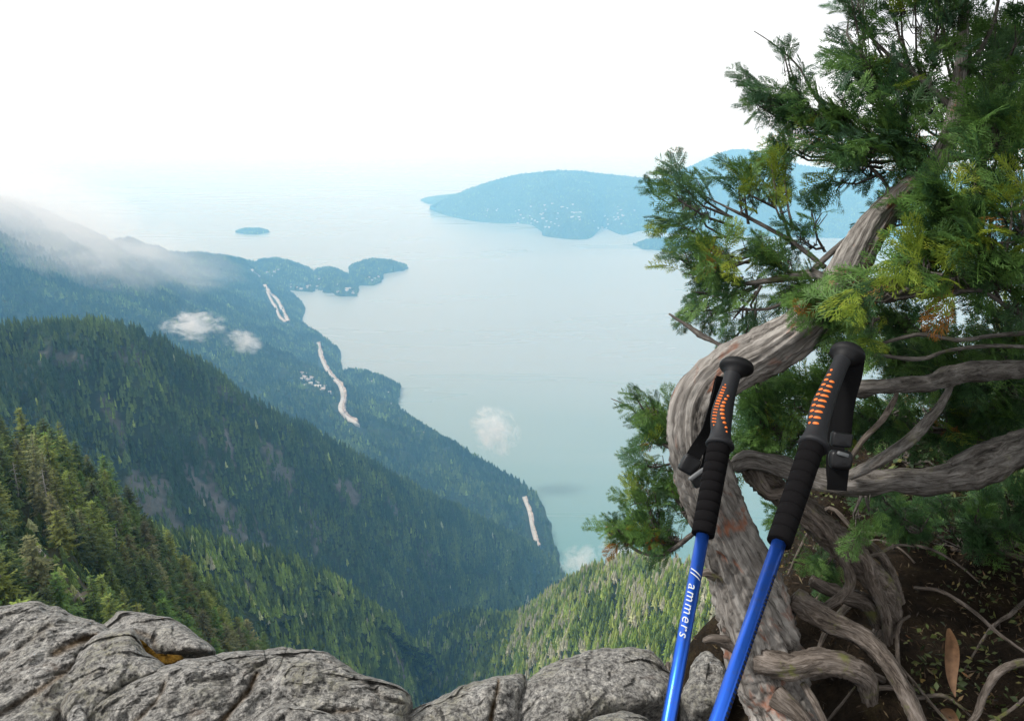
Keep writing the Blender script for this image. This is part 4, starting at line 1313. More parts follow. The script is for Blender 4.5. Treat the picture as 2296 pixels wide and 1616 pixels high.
# clusters: centre u, v, half sizes, depth, depth spread, hub u, v (where the shoots spring from), sprays, size, palette weights
G_, D_, Y_, R_, B_ = 0, 1, 2, 3, 4
CL = [
 # high crown
 (1755, 190, 60, 55, 1.36, .06, 1850, 270, 34, .075, (.25, .5, 0, 0, .25)), (1785, 120, 26, 34, 1.36, .04, 1800, 220, 10, .06, (.1, .6, 0, 0, .3)),
 (1730, 235, 45, 20, 1.36, .04, 1820, 270, 10, .06, (.1, .6, 0, 0, .3)),
 (1905, 60, 60, 70, 1.38, .1, 1960, 200, 36, .08, (.35, .3, .05, 0, .3)), (1930, 170, 80, 60, 1.38, .1, 2000, 250, 40, .085, (.4, .3, .05, 0, .25)),
 (2040, 90, 70, 80, 1.4, .12, 2080, 230, 36, .085, (.4, .3, .05, .02, .25)), (2130, 60, 60, 80, 1.4, .12, 2150, 200, 34, .085, (.4, .35, 0, .02, .25)),
 (2240, 70, 80, 90, 1.38, .14, 2220, 220, 52, .09, (.35, .5, 0, 0, .15)), (2120, 190, 90, 70, 1.38, .14, 2140, 320, 40, .09, (.45, .3, .05, .02, .2)),
 (1850, 240, 70, 40, 1.34, .06, 1950, 310, 34, .08, (.55, .2, .1, 0, .15)), (1930, 280, 80, 50, 1.32, .08, 2020, 345, 46, .085, (.6, .2, .1, .02, .1)),
 (1850, 300, 60, 35, 1.3, .06, 1960, 340, 24, .085, (.6, .1, .25, .02, .05)), (2020, 240, 80, 60, 1.34, .1, 2060, 350, 40, .085, (.5, .3, .05, .02, .15)),
 (2210, 220, 90, 80, 1.34, .12, 2200, 340, 56, .09, (.5, .45, .02, 0, .05)), (2260, 330, 60, 70, 1.3, .1, 2210, 400, 36, .09, (.55, .4, .05, 0, 0)),
 (1960, 350, 80, 40, 1.33, .08, 2040, 360, 30, .075, (.3, .6, .02, .02, .06)), (1870, 370, 70, 45, 1.33, .07, 1980, 390, 34, .075, (.25, .6, .02, .02, .1)),
 (1790, 330, 45, 30, 1.33, .06, 1880, 360, 14, .07, (.5, .3, .1, 0, .1)), (2060, 330, 70, 50, 1.36, .08, 2090, 380, 22, .07, (.3, .5, .05, .05, .1)),
 (1745, 200, 50, 50, 1.35, .05, 1860, 285, 22, .075, (.35, .45, 0, 0, .2)), (1800, 240, 50, 40, 1.34, .05, 1900, 300, 20, .08, (.5, .3, .05, 0, .15)), (1880, 30, 50, 50, 1.37, .06, 1930, 120, 20, .08, (.4, .3, 0, 0, .3)),
 (1990, 40, 60, 60, 1.38, .08, 2040, 160, 20, .08, (.4, .3, .05, 0, .25)),
 # reaching arm over the water
 (1555, 440, 55, 55, 1.33, .06, 1640, 500, 30, .07, (.2, .65, .02, 0, .13)), (1540, 510, 50, 50, 1.33, .06, 1640, 530, 26, .07, (.35, .5, .1, 0, .05)),
 (1590, 540, 55, 50, 1.30, .05, 1690, 590, 34, .075, (.65, .15, .15, .03, .02)), (1545, 590, 45, 45, 1.33, .06, 1660, 630, 26, .065, (.2, .65, .05, 0, .1)),
 (1600, 625, 60, 45, 1.31, .06, 1700, 640, 30, .07, (.45, .35, .12, .02, .06)), (1570, 665, 40, 35, 1.33, .05, 1650, 670, 18, .06, (.15, .75, .05, 0, .05)),
 (1680, 375, 55, 40, 1.33, .05, 1740, 470, 24, .065, (.15, .6, .05, 0, .2)), (1650, 420, 32, 45, 1.31, .04, 1700, 500, 16, .065, (.35, .3, .25, .02, .08)),
 (1730, 350, 40, 40, 1.33, .05, 1745, 440, 16, .065, (.2, .6, .02, 0, .18)), (1745, 440, 30, 45, 1.29, .03, 1780, 520, 16, .07, (.3, .2, .45, .05, 0)),
 (1690, 520, 50, 40, 1.30, .05, 1760, 570, 20, .07, (.4, .4, .1, .02, .08)), (1720, 570, 55, 40, 1.28, .05, 1800, 610, 26, .07, (.6, .25, .08, .02, .05)),
 (1800, 590, 55, 40, 1.27, .05, 1850, 620, 26, .065, (.6, .3, .05, .02, .03)), (1800, 500, 50, 45, 1.30, .05, 1860, 560, 22, .06, (.35, .4, .05, .02, .18)),
 (1815, 640, 60, 36, 1.22, .05, 1870, 660, 26, .065, (.7, .15, .12, .03, 0)), (1670, 700, 25, 40, 1.27, .03, 1710, 640, 10, .06, (.2, .4, .1, .25, .05)),
 (1655, 740, 22, 30, 1.27, .03, 1690, 690, 8, .055, (.1, .6, .1, .15, .05)), (1740, 660, 40, 30, 1.26, .04, 1790, 640, 12, .055, (.3, .5, .1, .05, .05)),
 # in front of the upper trunk
 (2110, 470, 60, 45, 1.18, .06, 2180, 480, 36, .08, (.75, .12, .12, .01, 0)), (2180, 440, 80, 60, 1.22, .1, 2200, 540, 46, .085, (.55, .4, .04, .01, 0)),
 (2100, 540, 50, 40, 1.18, .05, 2170, 560, 24, .085, (.65, .15, .18, .02, 0)), (2230, 540, 70, 60, 1.2, .1, 2260, 620, 44, .085, (.5, .35, .1, .05, 0)),
 (2020, 600, 60, 34, 1.12, .04, 2100, 615, 14, .11, (.5, .05, .4, .05, 0)), (1950, 668, 55, 34, 1.12, .04, 2040, 650, 14, .10, (.6, .1, .27, .03, 0)),
 (2140, 620, 50, 30, 1.12, .04, 2190, 610, 10, .09, (.15, .05, .65, .15, 0)), (2240, 490, 40, 50, 1.14, .05, 2260, 560, 14, .085, (.2, .1, .55, .15, 0)),
 (1850, 710, 55, 40, 1.19, .04, 1900, 680, 28, .065, (.6, .3, .08, .02, 0)), (1900, 745, 60, 35, 1.16, .04, 1960, 710, 24, .07, (.5, .2, .28, .02, 0)),
 (2270, 630, 50, 50, 1.22, .08, 2290, 700, 24, .085, (.5, .45, .05, 0, 0)), (1990, 470, 40, 30, 1.3, .06, 2030, 500, 12, .06, (.4, .4, .1, .02, .08)),
 (2250, 250, 60, 90, 1.22, .06, 2290, 380, 20, .10, (.7, .3, 0, 0, 0)), (2280, 420, 40, 70, 1.18, .05, 2300, 520, 18, .10, (.7, .3, 0, 0, 0)),
 # behind and below the limbs
 (1770, 880, 70, 60, 1.55, .1, 1850, 900, 34, .085, (.6, .3, .08, .02, 0)), (1730, 970, 50, 45, 1.55, .08, 1800, 960, 24, .08, (.55, .35, .08, .02, 0)),
 (1830, 950, 60, 50, 1.6, .1, 1900, 930, 24, .085, (.55, .4, .05, 0, 0)), (2000, 800, 80, 40, 1.5, .1, 2080, 840, 30, .085, (.6, .35, .05, 0, 0)),
 (2120, 800, 90, 45, 1.5, .12, 2180, 850, 36, .09, (.55, .4, .05, 0, 0)), (2230, 870, 80, 60, 1.6, .15, 2280, 900, 40, .10, (.45, .5, .05, 0, 0)),
 (2060, 930, 90, 50, 1.6, .15, 2120, 960, 34, .09, (.5, .4, .08, .02, 0)), (1960, 910, 50, 40, 1.6, .1, 2000, 930, 14, .08, (.5, .35, .12, .03, 0)),
 (2200, 960, 80, 40, 1.65, .15, 2260, 980, 30, .10, (.35, .6, .05, 0, 0)), (1905, 1140, 40, 22, 1.22, .02, 1940, 1110, 8, .06, (.85, .15, 0, 0, 0)),
 (2240, 740, 70, 50, 1.45, .12, 2280, 780, 30, .09, (.45, .5, .05, 0, 0)), (2010, 720, 60, 30, 1.45, .1, 2080, 740, 20, .08, (.5, .4, .1, 0, 0)),
 (1840, 1270, 35, 30, 1.5, .04, 1870, 1240, 10, .06, (.6, .4, 0, 0, 0)), (2120, 1180, 90, 50, 1.9, .15, 2160, 1230, 24, .10, (.15, .85, 0, 0, 0)),
 (2240, 1160, 70, 60, 1.9, .15, 2260, 1230, 24, .11, (.1, .9, 0, 0, 0)), (2030, 1140, 70, 40, 1.8, .1, 2060, 1190, 20, .09, (.2, .8, 0, 0, 0)),
 (1720, 880, 60, 50, 1.5, .06, 1760, 980, 16, .085, (.6, .35, .05, 0, 0)), (1710, 1000, 60, 50, 1.5, .06, 1760, 1060, 14, .085, (.5, .45, .05, 0, 0)), (1740, 1130, 60, 40, 1.55, .06, 1790, 1170, 10, .08, (.4, .6, 0, 0, 0)), (1860, 860, 50, 50, 1.5, .06, 1900, 930, 12, .085, (.6, .35, .05, 0, 0)),
 # low shoots left of the trunk
 (1455, 910, 45, 30, 1.46, .04, 1530, 980, 18, .065, (.65, .25, .1, 0, 0)), (1490, 960, 40, 40, 1.45, .04, 1560, 1010, 20, .065, (.65, .2, .15, 0, 0)),
 (1440, 990, 40, 25, 1.46, .04, 1510, 1010, 12, .06, (.3, .5, .05, .02, .13)), (1460, 1050, 40, 25, 1.46, .04, 1530, 1040, 12, .055, (.3, .45, .05, .02, .18)),
 (1420, 1120, 50, 35, 1.48, .05, 1480, 1200, 24, .06, (.6, .2, .18, .02, 0)), (1395, 1160, 45, 36, 1.48, .05, 1460, 1220, 22, .055, (.45, .3, .2, .05, 0)),
 (1470, 1150, 45, 45, 1.46, .05, 1520, 1220, 26, .06, (.6, .25, .1, .05, 0)), (1520, 1130, 36, 45, 1.44, .04, 1560, 1190, 20, .06, (.7, .25, .05, 0, 0)),
 (1510, 1210, 40, 32, 1.45, .04, 1550, 1200, 16, .055, (.45, .5, .02, .03, 0)), (1450, 1205, 50, 25, 1.47, .04, 1500, 1225, 12, .05, (.2, .45, .1, .25, 0)),
]
items = []
twV, twF = [], []
def add_twig(a, b, w0, w1):
    mid = (a + b) / 2 + np.array([rng.normal(0, .006), rng.normal(0, .006), -0.012])
    pts = [a, mid, b]
    d = b - a
    d = d / (np.linalg.norm(d) + 1e-9)
    s = np.cross(d, [0.2, 1, 0.1]); s /= np.linalg.norm(s) + 1e-9
    t2 = np.cross(d, s)
    base = len(twV)
    for p, w in zip(pts, (w0, (w0 + w1) / 2, w1)):
        for k in range(3):
            an = k * 2.094
            twV.append(p + s * w * math.cos(an) + t2 * w * math.sin(an))
    for q in range(2):
        for k in range(3):
            twF.append((base + q * 3 + k, base + q * 3 + (k + 1) % 3, base + q * 3 + 3 + (k + 1) % 3, base + q * 3 + 3 + k))
for (cu, cv, ru, rv, d0, ds, hu, hv, cnt, size, pal) in CL:
    hub = PD(hu, hv, d0)
    cen = PD(cu, cv, d0)
    left = 1 - sstep(1850, 2150, cu)
    front = 1.0 if d0 < 1.15 else 0.0
    behind = 1.0 if d0 >= 1.43 and cv > 700 and cu > 1600 else 0.0
    size = size * (0.68 - 0.02 * front)
    low = 1.0 if cu < 1560 and cv > 850 else 0.0
    cnt = int(cnt * (1.4 - 0.55 * left + 1.5 * behind + 0.55 * low))
    pal = np.array(pal) * np.array([1, 1, 0.6 + 0.4 * front, 0.5, 1])
    ru, rv = ru * 1.2, rv * 1.2
    # a few shoots from the hub, sprays along them
    nsh = max(2, cnt // 8)
    shoots = []
    for k in range(nsh):
        a = rng.uniform(0, 6.28)
        rr = math.sqrt(rng.random())
        e = PD(cu + ru * rr * math.cos(a), cv + rv * rr * math.sin(a), d0 + rng.uniform(-ds, ds))
        shoots.append(e)
        add_twig(hub + rng.normal(0, .006, 3), e, 0.0034, 0.0014)
    for k in range(cnt):
        e = shoots[k % nsh]
        f = 1 - 0.6 * rng.random() ** 1.6
        pos = hub * (1 - f) + e * f + rng.normal(0, 0.009, 3)
        ax = e - hub
        ax = ax / (np.linalg.norm(ax) + 1e-9)
        dirn = ax * 0.9 + rng.normal(0, 0.45, 3) + np.array([0, -0.25, -0.12])
        dirn /= np.linalg.norm(dirn)
        up = np.array([0, -0.6, 0.8]) + rng.normal(0, 0.32, 3)
        yv = np.cross(up, dirn); yv /= np.linalg.norm(yv) + 1e-9
        zv = np.cross(dirn, yv)
        L = size * rng.uniform(0.7, 1.3)
        m = int(rng.choice(5, p=np.array(pal) / sum(pal)))
        items.append((pos, dirn, yv, zv, L, int(rng.integers(0, 5)), m))
        add_twig(hub * (1 - f * 0.8) + e * f * 0.8, pos, 0.0014, 0.0008)

order = sorted(range(len(items)), key=lambda k: -items[k][4] / np.linalg.norm(items[k][0]))
inview = []
for k in order:
    u, v, d = px(items[k][0])
    if -50 < u[0] < 2340 and -50 < v[0] < 1650: inview.append(k)
single = set(inview[:295])
print('SPRAYS', len(items))
names = {0: None, 1: None, 2: 'yellow green spray', 3: 'rust brown dying spray', 4: None}
allV, allF, allM = [], [], []
nv = 0
for k, (pos, dx, dy, dz, L, vi, m) in enumerate(items):
    if k in single:
        o = link('foliage_spray', spray_data(vi, m), None, cedar)
        M4 = Matrix(((dx[0] * L, dy[0] * L, dz[0] * L, pos[0] - CB[0]), (dx[1] * L, dy[1] * L, dz[1] * L, pos[1] - CB[1]),
                     (dx[2] * L, dy[2] * L, dz[2] * L, pos[2] - CB[2]), (0, 0, 0, 1)))
        o.matrix_local = M4
        if names[m]: o['label'] = names[m]
    else:
        V = SPR[vi][0]
        W = (V[:, :1] * dx + V[:, 1:2] * dy + V[:, 2:3] * dz) * L + (pos - CB)
        allV.append(W)
        allF.append(np.array(SPR[vi][1]) + nv)
        allM.append(np.full(len(SPR[vi][1]), m))
        nv += len(W)
for k in range(420):                      # extra crown sprays out of view, added as a roof to shade the ground
    q = rng.normal(size=3); q /= np.linalg.norm(q)
    pos = np.array([1.15, 1.0, 0.78]) + q * np.array([0.85, 0.85, 0.42]) * rng.random() ** 0.4
    uu, vv, dd = px(pos)
    if dd[0] > 0.1 and uu[0] < 2420 and vv[0] > -160: continue
    dx = np.array([q[0], q[1], q[2] * 0.4 - 0.25]) + rng.normal(0, 0.4, 3); dx /= np.linalg.norm(dx)
    dy = np.cross(np.array([0, 0, 1.0]) + rng.normal(0, 0.4, 3), dx); dy /= np.linalg.norm(dy)
    dz = np.cross(dx, dy)
    V = SPR[k % 5][0]
    allV.append((V[:, :1] * dx + V[:, 1:2] * dy + V[:, 2:3] * dz) * rng.uniform(0.16, 0.26) + (pos - CB))
    allF.append(np.array(SPR[k % 5][1]) + nv)
    allM.append(np.full(len(SPR[k % 5][1]), k % 2))
    nv += len(V)
me = mesh('foliage', np.concatenate(allV), np.concatenate(allF), False)
for f in FR: me.materials.append(f)
me.polygons.foreach_set('material_index', np.concatenate(allM).astype(np.int32))
o = link('foliage', me, None, cedar)
tag(o, kind='stuff')
me = mesh('twigs', np.array(twV) - CB, np.array(twF), True)
a = me.attributes.new('bark', 'FLOAT_VECTOR', 'POINT')
a.data.foreach_set('vector', (np.array(twV)).astype(np.float32).ravel())
o = link('twigs', me, M_TWIG, cedar)
tag(o, kind='stuff')


# ---- second cedar, mostly out of view, added to shade the bank and roots
def shading_cedar():
    base = np.array([2.05, 1.35, float(ledge_z(np.array([2.05]), np.array([1.35]))[0])])
    e = empty('cedar_tree', tuple(base))
    tag(e, 'dense dark cedar added mostly out of view to shade the bank', 'tree')
    link('trunk', tube_mesh('trunk', [(0, 0, -0.1), (0.05, 0.05, 0.8), (0.1, 0.1, 1.8), (0.05, 0.1, 3.2)], [0.11, 0.09, 0.06, 0.015], 14, 40, 0.14), M_LIMB, e)
    r = np.random.default_rng(55)
    aV, aF, aM, n0 = [], [], [], 0
    for k in range(46):
        z = 0.35 + 2.6 * k / 46
        a = r.uniform(0, 6.28)
        L = (1.25 - 0.3 * z) * r.uniform(0.7, 1.15)
        s0 = np.array([0.08, 0.08, z])
        tip = s0 + np.array([math.cos(a) * L, math.sin(a) * L, -0.18 * L + 0.1])
        if (base + tip)[0] < 1.35 - 0.05 * (base + tip)[2] and (base + tip)[1] > 0.2: tip[0] = max(tip[0], 1.40 - base[0])
        link('branch', tube_mesh('branch', [s0, (s0 + tip) / 2 + (0, 0, 0.06), tip], [0.018, 0.011, 0.004], 6, 10, 0.1), M_LIMB, e)
        for j in range(15):
            f = r.uniform(0.25, 1.05)
            pos = s0 * (1 - f) + tip * f + r.normal(0, 0.05, 3)
            dx = (tip - s0) / np.linalg.norm(tip - s0) + r.normal(0, 0.5, 3) + np.array([0, 0, -0.2])
            dx /= np.linalg.norm(dx)
            dy = np.cross([0, 0, 1.0] + r.normal(0, 0.4, 3), dx); dy /= np.linalg.norm(dy)
            dz = np.cross(dx, dy)
            Ls = r.uniform(0.12, 0.24)
            vi = int(r.integers(0, 5))
            V = SPR[vi][0]
            aV.append((V[:, :1] * dx + V[:, 1:2] * dy + V[:, 2:3] * dz) * Ls + pos)
            aF.append(np.array(SPR[vi][1]) + n0)
            aM.append(np.full(len(SPR[vi][1]), int(r.random() < 0.75)))
            n0 += len(V)
    me = mesh('foliage', np.concatenate(aV), np.concatenate(aF), False)
    for f in FR: me.materials.append(f)
    me.polygons.foreach_set('material_index', np.concatenate(aM).astype(np.int32))
    tag(link('foliage', me, None, e), kind='stuff')
shading_cedar()
# ================================================================== TREKKING POLES
import bmesh
M_RUB = NT('grey_rubber').set(Base_Color=(0.014, 0.0145, 0.017), Roughness=0.6, Specular_IOR_Level=0.25).m
M_CAPB = NT('black_rubber').set(Base_Color=(0.006, 0.006, 0.007), Roughness=0.6, Specular_IOR_Level=0.25).m
_t = NT('black_foam')
_t.set(Base_Color=(0.006, 0.0055, 0.006), Roughness=1.0, Specular_IOR_Level=0.08)
_t.bump(_t.noise(_t.coord('Object'), 900, 3), 0.4, 0.0006)
M_FOAM = _t.m
_t = NT('orange_grip_rubber')
_t.set(Base_Color=(0.72, 0.16, 0.02), Roughness=0.5)
M_ORG = _t.m
_t = NT('blue_anodised_aluminium')
_sv = _t.coord('Object')
_sc = _t.noise(_sv, 120, 4, 0.7)
_dn = _t.noise(_sv, 45, 6, 0.75)
_bc = _t.mix(_t.ramp(_dn, [(0.56, (0, 0, 0)), (0.74, (0.5,) * 3)]), (0.03, 0.135, 0.68), (0.12, 0.13, 0.18))
_t.set(Base_Color=_bc, Metallic=0.85, Roughness=_t.ramp(_sc, [(0.3, (0.3,) * 3), (0.7, (0.36,) * 3)]))
M_BLUE = _t.m
M_WHITE = NT('silver_print').set(Base_Color=(0.46, 0.49, 0.5), Roughness=0.6).m
M_TICK = NT('black_print').set(Base_Color=(0.01, 0.01, 0.015), Roughness=0.5).m
_t = NT('black_webbing')
_t.set(Base_Color=(0.005, 0.005, 0.0055), Roughness=0.9, Specular_IOR_Level=0.1)
_t.bump(_t.noise(_t.coord('Object', (1, 1, 1)), 700, 2), 0.4, 0.0006)
M_WEB = _t.m
M_PLAS = NT('black_plastic').set(Base_Color=(0.008, 0.008, 0.009), Roughness=0.4, Specular_IOR_Level=0.3).m
M_GREYP = NT('grey_plastic').set(Base_Color=(0.13, 0.135, 0.14), Roughness=0.4).m
M_STEEL = NT('carbide_tip').set(Base_Color=(0.35, 0.35, 0.36), Metallic=1.0, Roughness=0.35).m

THIN = 1.0
def lathe(name, prof, seg=40, ell=None, mat=None, parent=None, hexa=0.0):
    """prof: (s, radius, offset_x); s measured from the top of the pole downwards (-Z)"""
    A = np.linspace(0, 2 * math.pi, seg, endpoint=False)
    V = []
    for k, p in enumerate(prof):
        s, r = p[0], p[1] * THIN
        ox = p[2] if len(p) > 2 else 0
        ex = p[3] if len(p) > 3 else 1.0
        rr = r * (1 + hexa * np.cos(A * 6)) if hexa else r + 0 * A
        V += [(rr[j] * ex * math.cos(A[j]) + ox, rr[j] * math.sin(A[j]), -s) for j in range(seg)]
    n = len(prof)
    Fc = [tuple(f[::-1]) for f in gridfaces(n, seg, True).tolist()]
    V += [(prof[0][2] if len(prof[0]) > 2 else 0, 0, -prof[0][0]), (prof[-1][2] if len(prof[-1]) > 2 else 0, 0, -prof[-1][0])]
    m = n * seg
    for j in range(seg):
        Fc.append((m, j, (j + 1) % seg))
        Fc.append((m + 1, (n - 1) * seg + (j + 1) % seg, (n - 1) * seg + j))
    me = mesh(name, V, Fc, True)
    return link(name, me, mat, parent)

def smoothprof(keys, n):
    return catmull([tuple(k) + (0,) * (3 - len(k)) + (1.0,) * (len(k) < 4) if len(k) < 4 else k for k in keys], n).tolist()

def pole(A, B, thin, vs, label, pattern, strap):
    """A, B: (u, v, depth) of two points on the axis; vs: picture rows of cap, grip end, foam end"""
    a, b = PD(*A), PD(*B)
    ax = (b - a) / np.linalg.norm(b - a)
    def s_at(v):
        lo, hi = -0.2, 1.2
        for _ in range(60):
            m = (lo + hi) / 2
            if px(a + ax * m)[1][0] < v: lo = m
            else: hi = m
        return lo
    s_g, s_f = s_at(vs[0]), s_at(vs[1])
    Ltot = 0.6
    while Ltot < 1.6:
        q = a + ax * Ltot
        if q[2] <= float(ledge_z(np.array([q[0]]), np.array([q[1]]))[0]) - 0.01: break
        Ltot += 0.005
    print('POLE', Ltot)
    zv = -ax
    view = -(a + b) / 2
    yv = view - zv * (view @ zv)                 # local -Y faces the photographer
    yv = -yv / np.linalg.norm(yv)
    xv = np.cross(yv, zv)
    global THIN
    THIN = thin
    e = empty('trekking_pole')
    e.matrix_world = Matrix(((xv[0], yv[0], zv[0], a[0]), (xv[1], yv[1], zv[1], a[1]), (xv[2], yv[2], zv[2], a[2]), (0, 0, 0, 1)))
    tag(e, label, 'trekking pole', 'trekking poles leaning on the cedar')
    g = s_g
    keys = [(0.012, 0.0135, 0.001), (0.022, 0.0125, 0.0), (0.035, 0.0128, -0.001), (g * 0.42, 0.0140, -0.003), (g * 0.58, 0.0158, -0.004), (g * 0.72, 0.0158, -0.003),
            (g * 0.83, 0.0150, -0.001), (g * 0.91, 0.0168, 0.0), (g * 0.965, 0.0205, 0.001), (g * 0.985, 0.0212, 0.001), (g, 0.0195, 0.001)]
    gp = smoothprof(keys, 60)
    grip = lathe('grip', gp, 44, None, M_RUB, e)
    cap = lathe('cap', smoothprof([(-0.012, 0.0006, 0.004, 1.25), (-0.0105, 0.012, 0.004, 1.25), (-0.006, 0.020, 0.004, 1.2), (0.000, 0.0225, 0.004, 1.18), (0.004, 0.0215, 0.004, 1.16), (0.009, 0.0165, 0.003, 1.1), (0.016, 0.0128, 0.001, 1.0)], 26), 40, None, M_CAPB, e)
    # orange pads set into the rubber
    gs = np.array([k[0] for k in gp]); gr = np.array([k[1] for k in gp]); go = np.array([k[2] for k in gp])
    for s, an, wa, ws in pattern(g):
        r = np.interp(s, gs, gr) * thin; ox = np.interp(s, gs, go)
        c = np.array([r * math.sin(an) + ox, -r * math.cos(an), -s])
        nr = np.array([math.sin(an), -math.cos(an), 0.0])
        tx = np.array([math.cos(an), math.sin(an), 0.0])
        V, Fc = [], []
        rings = [(1.0, -0.0004), (0.92, 0.0006), (0.6, 0.0011), (0.0, 0.0013)]
        K = 10
        for sc_, h in rings:
            for k in range(K):
                t = k * 2 * math.pi / K
                q = wa * sc_ * math.cos(t) * abs(math.cos(t)) ** -0.2 if abs(math.cos(t)) > 1e-3 else 0
                V.append(c + tx * q + np.array([0, 0, ws * sc_ * math.sin(t)]) + nr * (h - (q * q) / (2 * r)))
        Fc = [tuple(f) for f in gridfaces(len(rings), K, True).tolist()]
        link('grip_pad', mesh('grip_pad', V, Fc, True), M_ORG, grip)
    # foam extension with ring grooves
    prof = []
    nring = 9
    fl = s_f - g
    for k in range(nring):
        for q, dr in ((0.0, -0.0016), (0.02, -0.0012), (0.035, 0.0), (0.5, 0.0001), (0.965, 0.0), (0.98, -0.0012), (1.0, -0.0016)):
            f = (k + q) / nring
            prof.append((g + 0.0005 + fl * f, 0.0168 - 0.0012 * f + dr - (0.0015 if k == nring - 1 and q == 1.0 else 0)))
    lathe('foam_grip', prof, 36, None, M_FOAM, e)
    s_u = s_f + 0.42 * (Ltot - s_f) + 0.12
    sh = lathe('upper_shaft', [(s_f - 0.01, 0.0088), (s_f + 0.2, 0.0088), (s_u, 0.0088)], 48, None, M_BLUE, e, hexa=0.025 if strap == 'right' else 0.0)
    lathe('lock_collar', [(s_u - 0.012, 0.0088), (s_u - 0.011, 0.0118), (s_u + 0.03, 0.0122), (s_u + 0.034, 0.0085)], 24, None, M_PLAS, e)
    s_m = s_u + (Ltot - s_u) * 0.55
    lathe('middle_shaft', [(s_u + 0.02, 0.0074), (s_m, 0.0074)], 20, None, M_BLUE, e)
    lathe('lower_shaft', [(s_m, 0.0062), (Ltot - 0.05, 0.006)], 20, None, M_BLUE, e)
    lathe('basket', [(Ltot - 0.072, 0.007), (Ltot - 0.068, 0.024), (Ltot - 0.064, 0.025), (Ltot - 0.060, 0.009)], 24, None, M_PLAS, e)
    lathe('tip', [(Ltot - 0.062, 0.0064), (Ltot - 0.015, 0.005), (Ltot, 0.0028)], 14, None, M_STEEL, e)
    return e, sh, s_f, s_at, grip

def pat_left(g):
    out = []
    for k in range(15):                       # three-wide studded band on the left flank
        f = k / 14
        s = g * (0.30 + 0.50 * f)
        w = 0.9 if 2 < k < 8 else 0.6
        for j in (-1, 0, 1):
            if abs(j) and (k < 1 or k > 13): continue
            out.append((s + 0.0008 * j, -0.62 - 0.20 * f + 0.17 * j + 0.18 * (1 - f), 0.0013, 0.0012 * w + 0.0004))
    for k in range(10):                       # curved row of bigger pads
        f = k / 9
        s = g * (0.44 + 0.42 * f)
        an = 0.42 - 0.95 * math.sin(math.pi * min(1, f * 0.95 + 0.12)) * 0.55 + 0.1 * f
        w = 0.35 + 0.65 * math.sin(math.pi * (0.1 + 0.85 * f))
        out.append((s, an, 0.0036 * w, 0.0020 * (0.5 + 0.5 * w)))
    return out

def pat_right(g):
    out = []
    for k in range(11):
        f = k / 10
        s = g * (0.27 + 0.56 * f)
        out.append((s, -0.86 - 0.1 * f + 0.25 * (1 - f), 0.0032 if 0 < k < 10 else 0.0018, 0.0019))
    for k in range(9):
        f = k / 8
        s = g * (0.40 + 0.44 * f)
        w = 0.4 + 0.6 * math.sin(math.pi * (0.12 + 0.7 * f))
        out.append((s, -0.05 - 0.30 * f + 0.05, 0.0056 * w, 0.0019))
    return out

LP, LS, lsf, l_at, lg = pole((1645, 822, 1.10), (1499, 1616, 0.85), 0.92, (1002, 1198),
                         'blue trekking pole with silver lettering on its shaft', pat_left, 'left')
RP, RS, rsf, r_at, rg_ = pole((1893, 792, 1.0), (1609, 1616, 0.70), 0.84, (1002, 1216),
                         'blue trekking pole with black scale ticks along its shaft', pat_right, 'right')

def wrapped_text(body, size, s0, r, an0, parent, mat, spread=1.0):
    """lettering that runs down the shaft, wrapped round it"""
    cu = bpy.data.curves.new('lettering', 'FONT')
    cu.body = body
    cu.size = size
    cu.shear = 0.25
    cu.space_character = spread
    cu.align_y = 'CENTER'
    cu.resolution_u = 3
    tmp = bpy.data.objects.new('lettering', cu)
    col.objects.link(tmp)
    bpy.context.view_layer.update()
    me0 = tmp.to_mesh()
    bm = bmesh.new()
    bm.from_mesh(me0)
    tmp.to_mesh_clear()
    bmesh.ops.triangulate(bm, faces=bm.faces[:])
    for _ in range(3):
        bmesh.ops.subdivide_edges(bm, edges=[e for e in bm.edges if e.calc_length() > size * 0.13], cuts=1)
        bmesh.ops.triangulate(bm, faces=[f for f in bm.faces if len(f.verts) > 3])
    bm.verts.index_update()
    V = np.array([v.co[:] for v in bm.verts])
    Fc = [tuple(v.index for v in f.verts) for f in bm.faces]
    bm.free()
    bpy.data.objects.remove(tmp)
    bpy.data.curves.remove(cu)
    an = an0 + V[:, 1] / r
    W = np.stack([r * np.sin(an), -r * np.cos(an), -(s0 + V[:, 0])], 1)
    o = link('lettering', mesh('lettering', W, Fc, False), mat, parent)
    return o
wrapped_text('//', 0.021, l_at(1278), 0.0091 * 0.925, -0.12, LS, M_WHITE, 0.9)
wrapped_text('ammers', 0.0175, l_at(1312), 0.0091 * 0.925, -0.12, LS, M_WHITE, 1.22)
# smudged silver maker's mark lower down
wrapped_text('Hammers', 0.0046, l_at(1540), 0.0091 * 0.925, -0.2, LS, M_GREYP, 1.1)
# scale ticks on the other pole
for k in range(34):
    s = r_at(1288) + k * 0.0048
    V = []
    r = 0.0093 * 0.85
    for ss in (s, s + 0.0022):
        for j in range(5):
            an = 0.72 + j * 0.16
            V.append((r * math.sin(an), -r * math.cos(an), -ss))
    link('scale_tick', mesh('scale_tick', V, [(j, j + 1, 5 + j + 1, 5 + j) for j in range(4)], False), M_TICK, RS)

